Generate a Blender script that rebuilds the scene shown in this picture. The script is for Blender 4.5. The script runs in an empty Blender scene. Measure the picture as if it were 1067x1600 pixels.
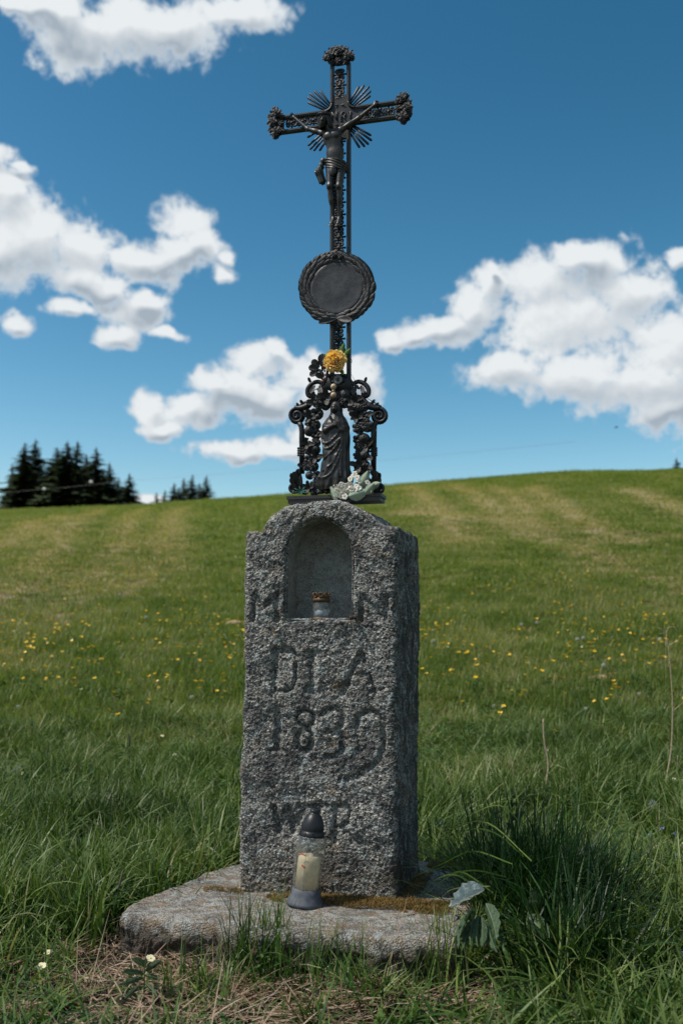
import bpy, math, random
import numpy as np
from mathutils import Matrix, Vector, Euler
R = math.radians
random.seed(7); RNG = np.random.default_rng(7)
SC = bpy.context.scene
COL = SC.collection

# ------------------------------------------------------------------ camera
CAMZ, PITCH, FPX = 0.81, R(7.33), 1555.6
cam_d = bpy.data.cameras.new('camera'); cam = bpy.data.objects.new('camera', cam_d); COL.objects.link(cam)
cam.location = (0, 0, CAMZ); cam.rotation_euler = (R(90) + PITCH, 0, 0)
cam_d.sensor_fit = 'VERTICAL'; cam_d.sensor_height = 36.0; cam_d.lens = 35.0
cam_d.clip_start = 0.05; cam_d.clip_end = 5000
cam_d.dof.use_dof = True; cam_d.dof.focus_distance = 2.72; cam_d.dof.aperture_fstop = 4.0
SC.camera = cam

# ------------------------------------------------------------------ exposure
vs = SC.view_settings
vs.view_transform = 'Standard'; vs.look = 'None'; vs.gamma = 1.0; vs.use_curve_mapping = False
vs.exposure = EXPOSURE = -0.05
SC.cycles.max_bounces = 8; SC.cycles.transparent_max_bounces = 16

# ------------------------------------------------------------------ sun
SUN_EL, SUN_TRAVEL = R(57), R(15)          # the light travels to +x and a little away from the camera
ldir = Vector((math.cos(SUN_EL) * math.cos(SUN_TRAVEL), math.cos(SUN_EL) * math.sin(SUN_TRAVEL), -math.sin(SUN_EL)))
sun_d = bpy.data.lights.new('sun', 'SUN'); sun = bpy.data.objects.new('sun', sun_d); COL.objects.link(sun)
sun_d.energy = 5.0; sun_d.angle = R(0.5); sun_d.color = (1.0, 0.94, 0.85)
sun.rotation_euler = ldir.to_track_quat('-Z', 'Y').to_euler(); sun.location = (-4, -1, 8)


def ray(px, py):
    a = (px - 533.5) / FPX; b = -(py - 800.0) / FPX
    d = Vector((a, math.cos(PITCH) - b * math.sin(PITCH), math.sin(PITCH) + b * math.cos(PITCH)))
    return Vector((0, 0, CAMZ)), d.normalized()


# ------------------------------------------------------------------ world: sky + clouds
world = bpy.data.worlds.new('World'); SC.world = world; world.use_nodes = True
wt = world.node_tree; wt.nodes.clear()


class NT:
    """tiny node helper: NT(tree).math('ADD', a, b) etc. returns output sockets"""
    def __init__(s, t): s.t = t
    def n(s, typ, **kw):
        x = s.t.nodes.new(typ)
        for k, v in kw.items(): setattr(x, k, v)
        return x
    def put(s, sock, v):
        if hasattr(v, 'is_output') or isinstance(v, bpy.types.NodeSocket): s.t.links.new(v, sock)
        else: sock.default_value = v
    def math(s, op, a, b=0.0, c=None, clamp=False):
        x = s.n('ShaderNodeMath', operation=op, use_clamp=clamp)
        s.put(x.inputs[0], a); s.put(x.inputs[1], b)
        if c is not None: s.put(x.inputs[2], c)
        return x.outputs[0]
    def vmath(s, op, a, b=None, sc=None):
        x = s.n('ShaderNodeVectorMath', operation=op)
        s.put(x.inputs[0], a)
        if b is not None: s.put(x.inputs[1], b)
        if sc is not None: s.put(x.inputs[3], sc)
        return x.outputs[1] if op in ('LENGTH', 'DOT_PRODUCT', 'DISTANCE') else x.outputs[0]
    def noise(s, vec, scale, detail=4.0, rough=0.5, dist=0.0, col=False):
        x = s.n('ShaderNodeTexNoise'); s.put(x.inputs['Vector'], vec)
        x.inputs['Scale'].default_value = scale; x.inputs['Detail'].default_value = detail
        x.inputs['Roughness'].default_value = rough; x.inputs['Distortion'].default_value = dist
        return x.outputs['Color'] if col else x.outputs['Fac']
    def voro(s, vec, scale, feature='F1', out='Distance', rnd=1.0):
        x = s.n('ShaderNodeTexVoronoi', feature=feature); s.put(x.inputs['Vector'], vec)
        x.inputs['Scale'].default_value = scale; x.inputs['Randomness'].default_value = rnd
        return x.outputs[out]
    def ss(s, v, a, b, lo=0.0, hi=1.0):
        x = s.n('ShaderNodeMapRange', interpolation_type='SMOOTHSTEP'); s.put(x.inputs[0], v)
        for i, q in ((1, a), (2, b), (3, lo), (4, hi)): s.put(x.inputs[i], q)
        return x.outputs[0]
    def mix(s, f, a, b, mode='MIX'):
        x = s.n('ShaderNodeMix', data_type='RGBA', blend_type=mode)
        s.put(x.inputs[0], f); s.put(x.inputs[6], rgba(a)); s.put(x.inputs[7], rgba(b))
        return x.outputs[2]
    def ramp(s, f, stops):
        x = s.n('ShaderNodeValToRGB'); s.put(x.inputs[0], f)
        cr = x.color_ramp
        while len(cr.elements) < len(stops): cr.elements.new(0.5)
        for e, (p, c) in zip(cr.elements, stops): e.position = p; e.color = rgba(c)
        return x.outputs[0]
    def attr(s, name, out='Fac'):
        x = s.n('ShaderNodeAttribute'); x.attribute_name = name
        return x.outputs[out]
    def bump(s, h, strength, dist, nrm=None):
        x = s.n('ShaderNodeBump'); s.put(x.inputs['Height'], h)
        x.inputs['Strength'].default_value = strength; x.inputs['Distance'].default_value = dist
        if nrm is not None: s.put(x.inputs['Normal'], nrm)
        return x.outputs[0]


def rgba(c):
    if isinstance(c, (tuple, list)) and len(c) == 3: return (c[0], c[1], c[2], 1.0)
    return c


CLOUDS = [  # centre and radii, in pixels of the photograph, turned below into directions of the sky
 (110,62,72,44),(200,38,110,44),(275,52,80,44),(380,16,86,26),(80,10,60,36),(20,6,60,16),
 (-10,238,34,20),(30,262,22,10),(10,300,50,36),(50,365,80,66),(-10,400,70,50),(130,395,70,42),(225,410,66,36),(280,400,50,30),(130,440,50,26),
 (288,348,44,32),(315,385,40,26),(352,402,18,12),(348,428,24,14),(165,455,40,20),
 (205,490,62,27),(110,484,50,14),(185,525,36,20),(28,505,26,16),(262,522,30,10),(225,470,40,18),
 (236,640,26,28),(250,672,36,18),(300,640,50,30),(335,600,40,26),(370,612,62,38),(400,565,44,34),(432,548,20,22),(410,628,80,34),(500,585,72,38),(565,600,36,40),(510,625,70,36),
 (365,708,70,16),(440,700,60,17),(490,680,50,20),(240,776,34,9),
 (606,532,22,20),(645,520,40,24),(700,515,56,28),(735,480,44,36),(770,440,32,32),(772,418,14,14),(850,440,80,46),(900,400,50,26),(940,410,52,34),(985,455,66,42),(880,510,120,54),
 (790,580,66,34),(900,590,90,38),(1000,610,96,42),(1050,540,80,70),(1090,620,60,60),(1062,398,20,16),(1035,645,70,24),(1110,560,60,90),
]


def cloud_group():
    g = bpy.data.node_groups.new('cloud_density', 'ShaderNodeTree')
    g.interface.new_socket('P', in_out='INPUT', socket_type='NodeSocketVector')
    g.interface.new_socket('D', in_out='OUTPUT', socket_type='NodeSocketFloat'); g.interface.new_socket('S', in_out='OUTPUT', socket_type='NodeSocketFloat')
    k = NT(g)
    gi = k.n('NodeGroupInput'); go = k.n('NodeGroupOutput')
    P = gi.outputs[0]
    w = k.vmath('SCALE', k.vmath('SUBTRACT', k.noise(P, 26.0, 2.0, 0.5, col=True), (0.5, 0.5, 0.5)), sc=0.022)
    Q = k.vmath('ADD', P, w)
    s = k.n('ShaderNodeSeparateXYZ'); k.put(s.inputs[0], Q)
    acc = None; tot = 0.0
    for (cx, cy, rx, ry) in CLOUDS:
        _, d = ray(cx, cy)
        u, v = math.atan2(d.x, d.y), math.asin(d.z)
        mx = k.math('MULTIPLY_ADD', s.outputs[0], FPX / rx, -u * FPX / rx)
        my = k.math('MULTIPLY_ADD', s.outputs[1], FPX / ry, -v * FPX / ry)
        r2 = k.math('ADD', k.math('MULTIPLY', mx, mx), k.math('MULTIPLY', my, my))
        b = k.math('SUBTRACT', 1.0, k.math('SQRT', r2))
        tot = k.math('ADD', tot, k.math('EXPONENT', k.math('MULTIPLY', r2, -1.3)))
        acc = b if acc is None else k.math('SMOOTH_MAX', acc, b, 0.25)
    # the sky beyond these clouds carries more of the same kind
    far = k.ss(k.math('ABSOLUTE', s.outputs[0]), 0.50, 0.75)
    far2 = k.ss(s.outputs[1], 0.66, 0.85)
    far = k.math('MAXIMUM', far, far2)
    gen = k.math('MULTIPLY_ADD', k.noise(Q, 4.0, 3.0, 0.5), 5.0, -2.75)
    gen = k.math('ADD', gen, k.math('MULTIPLY_ADD', far, 3.0, -3.0))
    acc = k.math('MAXIMUM', acc, gen)
    f1 = k.noise(P, 30.0, 9.0, 0.60, 0.2)
    f2 = k.math('SUBTRACT', 1.0, k.voro(k.vmath('ADD', P, w), 70.0, 'SMOOTH_F1'))
    t = k.math('MULTIPLY_ADD', f1, 2.2, -1.07)
    t = k.math('ADD', t, k.math('MULTIPLY_ADD', f2, 0.30, -0.12))
    t = k.math('ADD', t, k.math('MULTIPLY_ADD', k.noise(P, 120.0, 6.0, 0.65, 0.3), 0.7, -0.35))
    k.put(go.inputs[0], k.math('ADD', k.math('MULTIPLY', acc, 1.32), t))
    k.put(go.inputs[1], k.math('ADD', tot, k.math('MULTIPLY', k.math('MAXIMUM', gen, 0.0), .8)))
    return g


wk = NT(wt)
tc = wk.n('ShaderNodeTexCoord')
dirn = wk.vmath('NORMALIZE', tc.outputs['Generated'])
sep = wk.n('ShaderNodeSeparateXYZ'); wk.put(sep.inputs[0], dirn)
uu = wk.math('ARCTAN2', sep.outputs[0], sep.outputs[1]); vv = wk.math('ARCSINE', sep.outputs[2])
comb = wk.n('ShaderNodeCombineXYZ'); wk.put(comb.inputs[0], uu); wk.put(comb.inputs[1], vv)
CG = cloud_group()


def cl(vec):
    x = wk.n('ShaderNodeGroup'); x.node_tree = CG; wk.put(x.inputs[0], vec); return x.outputs


o0 = cl(comb.outputs[0]); o1 = cl(wk.vmath('ADD', comb.outputs[0], (-0.003, 0.0085, 0))); d0 = o0[0]; fine1 = o1[0]; d1 = o1[1]
sky = wk.n('ShaderNodeTexSky', sky_type='NISHITA', sun_disc=False)
sky.sun_elevation = SUN_EL; sky.sun_rotation = math.atan2(-ldir.x, -ldir.y); sky.air_density = 1.2; sky.dust_density = 0.9; sky.ozone_density = 1.3
sky.altitude = 900
hs = wk.n('ShaderNodeHueSaturation'); wk.put(hs.inputs['Color'], sky.outputs[0]); hs.inputs['Saturation'].default_value = 1.0
spl = wk.n('ShaderNodeSeparateColor'); wk.put(spl.inputs[0], wk.vmath('SCALE', hs.outputs[0], sc=1 / 5.0)); jn = wk.n('ShaderNodeCombineColor')
for i_, (g_, k_) in enumerate(((2.4, 11.7), (1.65, 8.3), (1.68, 6.75))): wk.put(jn.inputs[i_], wk.math('MINIMUM', wk.math('MULTIPLY', wk.math('POWER', spl.outputs[i_], g_), k_), 12.0))
SKYC = jn.outputs[0]
cov = wk.ss(d0, -0.22, 0.50)
cov = wk.math('MULTIPLY', cov, wk.ss(sep.outputs[2], -0.02, 0.04))
dS = wk.math('MULTIPLY', wk.math('SUBTRACT', o1[1], o0[1]), 1.5); dF = wk.math('MULTIPLY', wk.math('SUBTRACT', o1[0], o0[0]), .28)
depth = wk.math('ADD', wk.math('ADD', dS, dF), wk.math('MULTIPLY_ADD', wk.ss(o1[1], 0.6, 2.5), .85, .06), clamp=True)                                     # more cloud towards the sun: greyer
lum = wk.mix(depth, (9.2, 9.6, 9.8), (4.2, 5.0, 5.8))
thin = wk.ss(d0, 0.05, 0.8)
lum = wk.mix(thin, (6.6, 7.5, 8.3), lum)
allc = wk.mix(cov, SKYC, lum)
bg = wk.n('ShaderNodeBackground'); wk.put(bg.inputs[0], allc); bg.inputs[1].default_value = 0.092
wo = wk.n('ShaderNodeOutputWorld'); wt.links.new(bg.outputs[0], wo.inputs[0])
world.cycles.sampling_method = 'MANUAL'; world.cycles.sample_map_resolution = 512

# ------------------------------------------------------------------ helpers
def tag(o, label=None, cat=None, group=None, kind=None):
    for k, v in (('label', label), ('category', cat), ('group', group), ('kind', kind)):
        if v: o[k] = v
    return o


def mesh(name, V, F, mat=None, smooth=True, attrs=None, quads=None):
    """V (n,3); F list of (m,k) index arrays of one size each"""
    me = bpy.data.meshes.new(name)
    V = np.asarray(V, np.float32)
    if not isinstance(F, (list, tuple)): F = [F]
    F = [np.asarray(f, np.int32) for f in F if len(f)]
    me.vertices.add(len(V)); me.vertices.foreach_set('co', V.ravel())
    loops = np.concatenate([f.ravel() for f in F])
    sizes = np.concatenate([np.full(len(f), f.shape[1], np.int32) for f in F])
    starts = np.concatenate([[0], np.cumsum(sizes)[:-1]]).astype(np.int32)
    me.loops.add(len(loops)); me.loops.foreach_set('vertex_index', loops)
    me.polygons.add(len(sizes)); me.polygons.foreach_set('loop_start', starts); me.polygons.foreach_set('loop_total', sizes)
    me.polygons.foreach_set('use_smooth', np.full(len(sizes), smooth))
    me.update(calc_edges=True)
    if attrs:
        for an, av in attrs.items():
            a = me.attributes.new(an, 'FLOAT', 'POINT'); a.data.foreach_set('value', np.asarray(av, np.float32))
    if mat: me.materials.append(mat)
    return me


def ob(name, data, parent=None, loc=None, rot=None, scl=None, mw=None):
    o = bpy.data.objects.new(name, data); COL.objects.link(o)
    if parent: o.parent = parent
    if mw is not None: o.matrix_local = mw
    if loc is not None: o.location = loc
    if rot is not None: o.rotation_euler = rot
    if scl is not None: o.scale = (scl,) * 3 if isinstance(scl, (int, float)) else scl
    return o


def vnormals(V, F):
    me = mesh('tmp', V, F); n = np.zeros(len(V) * 3, np.float32)
    me.vertices.foreach_get('normal', n); bpy.data.meshes.remove(me)
    return n.reshape(-1, 3)


# numpy gradient noise
_perm = np.random.default_rng(11).permutation(256); _perm = np.concatenate([_perm, _perm])
_grad = np.random.default_rng(12).normal(size=(256, 3)); _grad /= np.linalg.norm(_grad, axis=1)[:, None]


def perlin(P):
    P = np.asarray(P, np.float64); I = np.floor(P).astype(int); f = P - I; I &= 255
    u = f * f * f * (f * (f * 6 - 15) + 10); out = 0
    for dx in (0, 1):
        for dy in (0, 1):
            for dz in (0, 1):
                h = _perm[_perm[_perm[(I[:, 0] + dx) & 255] + ((I[:, 1] + dy) & 255)] + ((I[:, 2] + dz) & 255)]
                g = _grad[h]; w = ((u[:, 0] if dx else 1 - u[:, 0]) * (u[:, 1] if dy else 1 - u[:, 1]) * (u[:, 2] if dz else 1 - u[:, 2]))
                out = out + w * ((f[:, 0] - dx) * g[:, 0] + (f[:, 1] - dy) * g[:, 1] + (f[:, 2] - dz) * g[:, 2])
    return out * 1.6


def fbm(P, scale, oct=4, gain=0.5, off=0.0):
    P = np.asarray(P) * scale + off; s = 0; a = 1.0; t = 0
    for i in range(oct):
        s = s + a * perlin(P); t += a; a *= gain; P = P * 2.03 + 17.3
    return s / t


def grid_faces(n, m, wrap_n=False, base=0):
    """quads for an n x m grid, index = i*m + j"""
    ni = n if wrap_n else n - 1
    i, j = np.meshgrid(np.arange(ni), np.arange(m - 1), indexing='ij'); i = i.ravel(); j = j.ravel(); i2 = (i + 1) % n
    return np.stack([i * m + j, i2 * m + j, i2 * m + j + 1, i * m + j + 1], 1) + base


class MB:
    """collects pieces into one mesh"""
    def __init__(s): s.V = []; s.F = {}; s.n = 0; s.A = {}
    def add(s, V, F, **attrs):
        V = np.asarray(V, float).reshape(-1, 3); F = np.asarray(F, int)
        s.F.setdefault(F.shape[1], []).append(F + s.n); s.V.append(V)
        for k, v in attrs.items(): s.A.setdefault(k, []).append(np.broadcast_to(np.asarray(v, float), (len(V),)))
        s.n += len(V); return s
    def me(s, name, mat, smooth=True):
        return mesh(name, np.concatenate(s.V), [np.concatenate(f) for f in s.F.values()], mat, smooth, {k: np.concatenate(v) for k, v in s.A.items()} or None)
    def box(s, c, h, rot=0.0, axis='Y'):
        V = np.array([[x, y, z] for x in (-1, 1) for y in (-1, 1) for z in (-1, 1)], float) * np.array(h)
        if rot: V = V @ np.array(Matrix.Rotation(rot, 3, axis)).T
        return s.add(V + np.array(c), [[0, 1, 3, 2], [4, 6, 7, 5], [0, 4, 5, 1], [2, 3, 7, 6], [0, 2, 6, 4], [1, 5, 7, 3]])
    def tube(s, pts, r, k=8, closed=False, cap=True, flat=1.0):
        """round tube; flat < 1 squashes it along y"""
        P = np.asarray(pts, float); n = len(P); r = np.broadcast_to(np.asarray(r, float), (n,))
        if closed: T = np.roll(P, -1, 0) - np.roll(P, 1, 0)
        else: T = np.gradient(P, axis=0)
        T /= np.maximum(np.linalg.norm(T, axis=1), 1e-9)[:, None]
        ref = np.array([0, 1.0, 0]) if abs(T[:, 1]).mean() < .8 else np.array([1.0, 0, 0])
        N = np.cross(T, ref); N /= np.maximum(np.linalg.norm(N, axis=1), 1e-9)[:, None]; B = np.cross(T, N)
        a = np.arange(k) * 2 * math.pi / k
        V = P[:, None, :] + r[:, None, None] * (np.cos(a)[None, :, None] * N[:, None, :] + flat * np.sin(a)[None, :, None] * B[:, None, :])
        V = V.reshape(-1, 3)
        i, j = np.meshgrid(np.arange(n if closed else n - 1), np.arange(k), indexing='ij'); i = i.ravel(); j = j.ravel(); i2 = (i + 1) % n; j2 = (j + 1) % k
        s.add(V, np.stack([i * k + j, i2 * k + j, i2 * k + j2, i * k + j2], 1))
        if cap and not closed:
            for e, sg in ((0, 1), (n - 1, -1)):
                c = len(V); b = s.n - len(V)
                s.V.append(P[e][None]); s.n += 1
                ii = np.arange(k); f = np.stack([e * k + ii, e * k + (ii + 1) % k, np.full(k, s.n - 1 - b)], 1)
                s.F.setdefault(3, []).append(f[:, ::sg] + b)
        return s
    def ell(s, c, r, rot=None, nu=12, nv=8):
        """ellipsoid"""
        u = np.arange(nu) * 2 * math.pi / nu; v = np.linspace(0, math.pi, nv + 1)
        V = np.stack([np.outer(np.cos(u), np.sin(v)), np.outer(np.sin(u), np.sin(v)), np.outer(np.ones(nu), np.cos(v))], -1).reshape(-1, 3) * np.broadcast_to(np.asarray(r, float), (3,))
        if rot is not None: V = V @ np.array(Euler(rot).to_matrix()).T
        return s.add(V + np.array(c), grid_faces(nu, nv + 1, True)[:, ::-1])
    def lathe(s, prof, k=24, c=(0, 0, 0), sides=None):
        """prof: list of (r, z)"""
        prof = np.asarray(prof, float); a = np.arange(k) * 2 * math.pi / k
        V = np.stack([np.outer(np.cos(a), prof[:, 0]), np.outer(np.sin(a), prof[:, 0]), np.outer(np.ones(k), prof[:, 1])], -1).reshape(-1, 3)
        return s.add(V + np.array(c), grid_faces(k, len(prof), True))


def catmull(pts, n=8, closed=False):
    P = np.asarray(pts, float); m = len(P); out = []
    for i in range(m if closed else m - 1):
        p0, p1, p2, p3 = (P[(i - 1) % m] if closed or i > 0 else 2 * P[0] - P[1]), P[i], P[(i + 1) % m], (P[(i + 2) % m] if closed or i + 2 < m else 2 * P[-1] - P[-2])
        for t in np.arange(n) / n:
            out.append(.5 * (2 * p1 + (p2 - p0) * t + (2 * p0 - 5 * p1 + 4 * p2 - p3) * t * t + (3 * p1 - p0 - 3 * p2 + p3) * t ** 3))
    if not closed: out.append(P[-1])
    return np.array(out)


def material(name):
    m = bpy.data.materials.new(name); m.use_nodes = True
    t = m.node_tree; k = NT(t); b = t.nodes['Principled BSDF']
    return m, k, b
# ------------------------------------------------------------------ terrain
_ys = np.linspace(-700, 700, 2801)
_sl = np.interp(_ys, [-700, 3.2, 7, 12, 30, 45, 70, 95, 130, 200, 700], [0, 0, .16, .195, .2, .19, .14, .04, -.06, -.06, -.03])
_h = np.cumsum(_sl) * 0.5; _h -= np.interp(0, _ys, _h)
_ux = (np.array([-500, 0, 215, 330, 440, 640, 740, 850, 900, 1000, 1067, 1500]) - 533.5) / FPX
_tp = []
for _x, _y in zip([-500, 0, 215, 330, 440, 640, 740, 850, 900, 1000, 1067, 1500], [812, 790, 783, 775, 768, 752, 745, 737, 734, 734, 731.5, 735]):
    _d = ray(_x, _y + 6)[1]; _tp.append(_d.z / _d.y)
_tp = np.array(_tp)


def _base(x, y):
    return np.interp(y, _ys, _h)


_yy = np.linspace(20, 120, 400)
_KM = ((np.interp(_yy, _ys, _h) - CAMZ) / _yy).max()


def height(x, y):
    x = np.asarray(x, float); y = np.asarray(y, float)
    k = np.interp(x / np.maximum(y, 6.0), _ux, _tp) / _KM
    t = np.clip((y - 6) / 40, 0, 1); t = t * t * (3 - 2 * t)
    z = _base(x, y) * (1 + (k - 1) * t)
    P = np.stack([x, y, 0 * x], -1).reshape(-1, 3)
    n = fbm(P, 0.16, 3, off=5) * np.clip((y - 4) / 12, 0, 1).ravel() * 0.11 + fbm(P, 1.3, 2, off=9) * 0.018
    return z + n.reshape(z.shape)


_T = np.geomspace(0.6, 400, 1600)
def hit(px, py):
    """the point of the terrain seen at a pixel"""
    o, d = ray(px, py); q = np.array(o)[None] + np.array(d)[None] * _T[:, None]
    b = q[:, 2] < height(q[:, 0], q[:, 1])
    if not b.any(): return None
    i = int(b.argmax()); a_, b_ = _T[max(i - 1, 0)], _T[i]
    f = np.linspace(a_, b_, 24); q = np.array(o)[None] + np.array(d)[None] * f[:, None]
    i = int((q[:, 2] < height(q[:, 0], q[:, 1])).argmax())
    return Vector(q[i])


# pale mown swaths on the hill (their own colour): lines on the ground
SWATHS = [([(185, 787), (165, 798), (120, 815), (95, 850), (60, 895), (0, 945)], 1.3), ([(245, 784), (228, 797), (205, 812), (192, 850), (160, 890), (110, 935), (60, 975)], 1.2),
          ([(305, 781), (290, 795), (268, 815), (255, 860), (240, 890), (200, 915), (140, 940)], 1.4), ([(140, 793), (100, 808), (50, 835), (0, 860)], 1.2), ([(60, 815), (20, 840), (-40, 870)], 1.2),
          ([(640, 762), (675, 785), (700, 815), (715, 850)], 1.5), ([(640, 800), (680, 805), (740, 812)], 2.4),
          ([(660, 752), (700, 758), (745, 775), (775, 800), (800, 825), (880, 850), (950, 880), (1040, 910), (1100, 930)], 1.3),
          ([(730, 748), (770, 760), (800, 775), (818, 795), (830, 820), (860, 840), (930, 850)], 1.2), ([(790, 745), (830, 762), (865, 785), (895, 805), (930, 830), (990, 850)], 1.5),
          ([(980, 765), (1030, 785), (1067, 800), (1120, 815)], 1.5), ([(1000, 835), (1040, 838), (1090, 842)], .8), ([(860, 880), (960, 895), (1067, 915)], 1.0)]
_SW = []
for pl, w in SWATHS:
    q = [hit(*p) for p in pl]; q = [(p.x, p.y) for p in q if p is not None]
    _SW.append((np.array(q), w))


def hay(x, y):
    out = np.zeros(x.shape)
    for q, w in _SW:
        best = np.full(x.shape, 1e9)
        for a, b in zip(q[:-1], q[1:]):
            ab = b - a; L = (ab ** 2).sum() + 1e-9
            t = np.clip(((x - a[0]) * ab[0] + (y - a[1]) * ab[1]) / L, 0, 1)
            best = np.minimum(best, np.hypot(x - a[0] - t * ab[0], y - a[1] - t * ab[1]))
        out = np.maximum(out, np.exp(-(best / (w * .34)) ** 2))
    return out


az = np.concatenate([np.linspace(-180, -45, 46)[:-1], np.linspace(-45, 45, 301), np.linspace(45, 180, 46)[1:-1]])
rr = np.concatenate([[0], np.geomspace(0.6, 900, 330)])
A_, R_ = np.meshgrid(np.radians(az), rr, indexing='ij')
X_ = R_ * np.sin(A_); Y_ = R_ * np.cos(A_)
Z_ = height(X_, Y_)
HAY = hay(X_, Y_)
# browner, shorter turf left of the mowing edge; the fresh green strip lies right of it
edge = [hit(*p) for p in ((302, 785), (290, 830), (282, 870), (262, 905), (225, 935))]
ey = np.array([p.y for p in edge])[::-1]; ex = np.array([p.x for p in edge])[::-1]
mown = 1 / (1 + np.exp((X_ - np.interp(Y_, ey, ex)) / .5)) * np.clip((Y_ - ey[0] + 3) / 6, 0, 1)

m_ground, k, b = material('meadow_soil')
geo = k.n('ShaderNodeNewGeometry').outputs['Position']
n1 = k.noise(geo, 0.35, 5, 0.6); n2 = k.noise(geo, 3.2, 5, 0.65); n3 = k.noise(geo, 22.0, 4, 0.7)
g = k.ramp(n1, [(0.3, (.095, .132, .026)), (0.5, (.142, .172, .038)), (0.7, (.190, .198, .060))])
g = k.mix(k.ss(n2, .45, .75), g, (.15, .135, .055))
g = k.mix(k.math('MULTIPLY', k.attr('mown'), 0.15), g, (.15, .125, .066))
hf = k.math('MULTIPLY', k.attr('hay'), k.ss(k.math('ADD', n2, k.math('MULTIPLY_ADD', n3, .5, -.25)), .05, .45))
g = k.mix(k.math('MULTIPLY', hf, .95), g, (.42, .34, .20))
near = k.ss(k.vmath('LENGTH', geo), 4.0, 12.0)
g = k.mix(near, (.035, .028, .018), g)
g = k.mix(k.math('MULTIPLY', k.ss(n3, .35, .75), .55), g, k.mix(0.5, g, (.02, .035, .008)))
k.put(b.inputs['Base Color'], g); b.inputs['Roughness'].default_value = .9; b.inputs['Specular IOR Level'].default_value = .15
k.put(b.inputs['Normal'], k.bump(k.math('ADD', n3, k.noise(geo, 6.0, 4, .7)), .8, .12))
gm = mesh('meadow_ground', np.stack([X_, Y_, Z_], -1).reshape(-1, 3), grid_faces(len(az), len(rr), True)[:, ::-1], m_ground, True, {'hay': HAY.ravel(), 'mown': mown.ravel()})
ground = tag(ob('meadow_ground', gm), 'grassy hillside meadow rising to the skyline behind the monument', kind='structure')

# ------------------------------------------------------------------ the monument's frame
ZS = 0.11                                                       # top of the foundation slab
PSI = R(14.5)
def on_z(px, py, z):
    o, d = ray(px, py); return o + d * ((z - o.z) / d.z)
OF = on_z(372, 1392, ZS); OF.z = ZS
MF = Matrix.Translation(OF) @ Matrix.Rotation(-PSI, 4, 'Z')      # X along the front face, Y into the depth, Z up; 0 = lower left front corner
MFI = MF.inverted()
def loc_at(px, py, Y=0.0):
    """pixel -> monument coordinates on the plane at depth Y"""
    o, d = ray(px, py); o = MFI @ o; d = MFI.to_3x3() @ d
    p = o + d * ((Y - o.y) / d.y); return p
PW = loc_at(620, 1410).x                                        # width of the pillar
PD = 0.33                                                       # its depth
def thing(name, label, cat, base, group=None):
    """Empty standing at a point of the monument frame"""
    e = bpy.data.objects.new(name, None); COL.objects.link(e); e.empty_display_size = .05
    e.matrix_world = MF @ Matrix.Translation(base)
    return tag(e, label, cat, group)

# ------------------------------------------------------------------ stone materials
def stone_material(name, light, dark, crust, lichen_amt, ochre_amt, shade_stain=False, grain=1.0, soil_shade=False):
    m, k, b = material(name)
    P = k.n('ShaderNodeTexCoord').outputs['Object']
    big = k.noise(P, 7.0, 5, .6); mid = k.noise(P, 34.0, 5, .65); fine = k.noise(P, 190.0, 3, .6)
    gr = k.voro(P, 230.0, out='Color'); gs = k.n('ShaderNodeSeparateColor'); k.put(gs.inputs[0], gr)
    c = k.mix(k.ss(mid, .35, .65), dark, light)
    c = k.mix(k.ss(gs.outputs[0], .66, .86, 0, .75 * grain), c, (.60, .58, .53))            # feldspar grains
    c = k.mix(k.ss(gs.outputs[1], .66, .84, 0, .8 * grain), c, (.040, .040, .042))          # mica grains
    c = k.mix(k.math('MULTIPLY', k.ss(k.math('ADD', big, k.math('MULTIPLY_ADD', mid, .5, -.25)), .46, .66), crust), c, (.050, .050, .052))
    if shade_stain:
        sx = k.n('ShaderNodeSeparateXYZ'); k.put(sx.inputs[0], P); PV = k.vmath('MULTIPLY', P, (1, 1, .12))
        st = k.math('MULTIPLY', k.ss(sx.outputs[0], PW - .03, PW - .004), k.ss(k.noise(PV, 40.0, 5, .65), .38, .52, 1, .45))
        c = k.mix(k.math('MULTIPLY', st, .9), c, (.034, .036, .034))  # right face painted darker for its shade, broken by vertical streaks
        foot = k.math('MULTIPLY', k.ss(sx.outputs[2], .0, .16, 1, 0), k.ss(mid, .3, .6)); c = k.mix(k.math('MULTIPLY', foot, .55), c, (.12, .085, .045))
    l = k.ss(k.math('ADD', k.noise(k.vmath('ADD', P, (3, 1, 7)), 24.0, 5, .7), k.math('MULTIPLY_ADD', fine, .3, -.15)), .60 - lichen_amt * .12, .66)
    c = k.mix(k.math('MULTIPLY', l, .75), c, (.40, .44, .43))
    o = k.ss(k.math('ADD', k.noise(k.vmath('ADD', P, (9, 4, 2)), 13.0, 5, .7), k.math('MULTIPLY_ADD', k.noise(P, 90.0, 3, .6), .35, -.17)), .66 - ochre_amt * .14, .74 - ochre_amt * .1)
    c = k.mix(k.math('MULTIPLY', o, .6), c, (.22, .135, .055))
    if soil_shade:
        sx = k.n('ShaderNodeSeparateXYZ'); k.put(sx.inputs[0], P)
        c = k.mix(k.math('MULTIPLY', k.ss(k.math('ADD', sx.outputs[2], k.math('MULTIPLY_ADD', mid, .08, -.04)), -.050, -.015, 1, 0), .85), c, (.050, .036, .022))  # earthy brown low on the sides, also painting the shade under the overhang
    k.put(b.inputs['Base Color'], c); b.inputs['Roughness'].default_value = .88; b.inputs['Specular IOR Level'].default_value = .3
    h = k.math('ADD', k.math('MULTIPLY', k.noise(P, 150.0, 4, .7), 1.3), k.math('MULTIPLY', k.voro(P, 230.0), .9))
    k.put(b.inputs['Normal'], k.bump(h, 1.0, .006))
    return m
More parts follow.
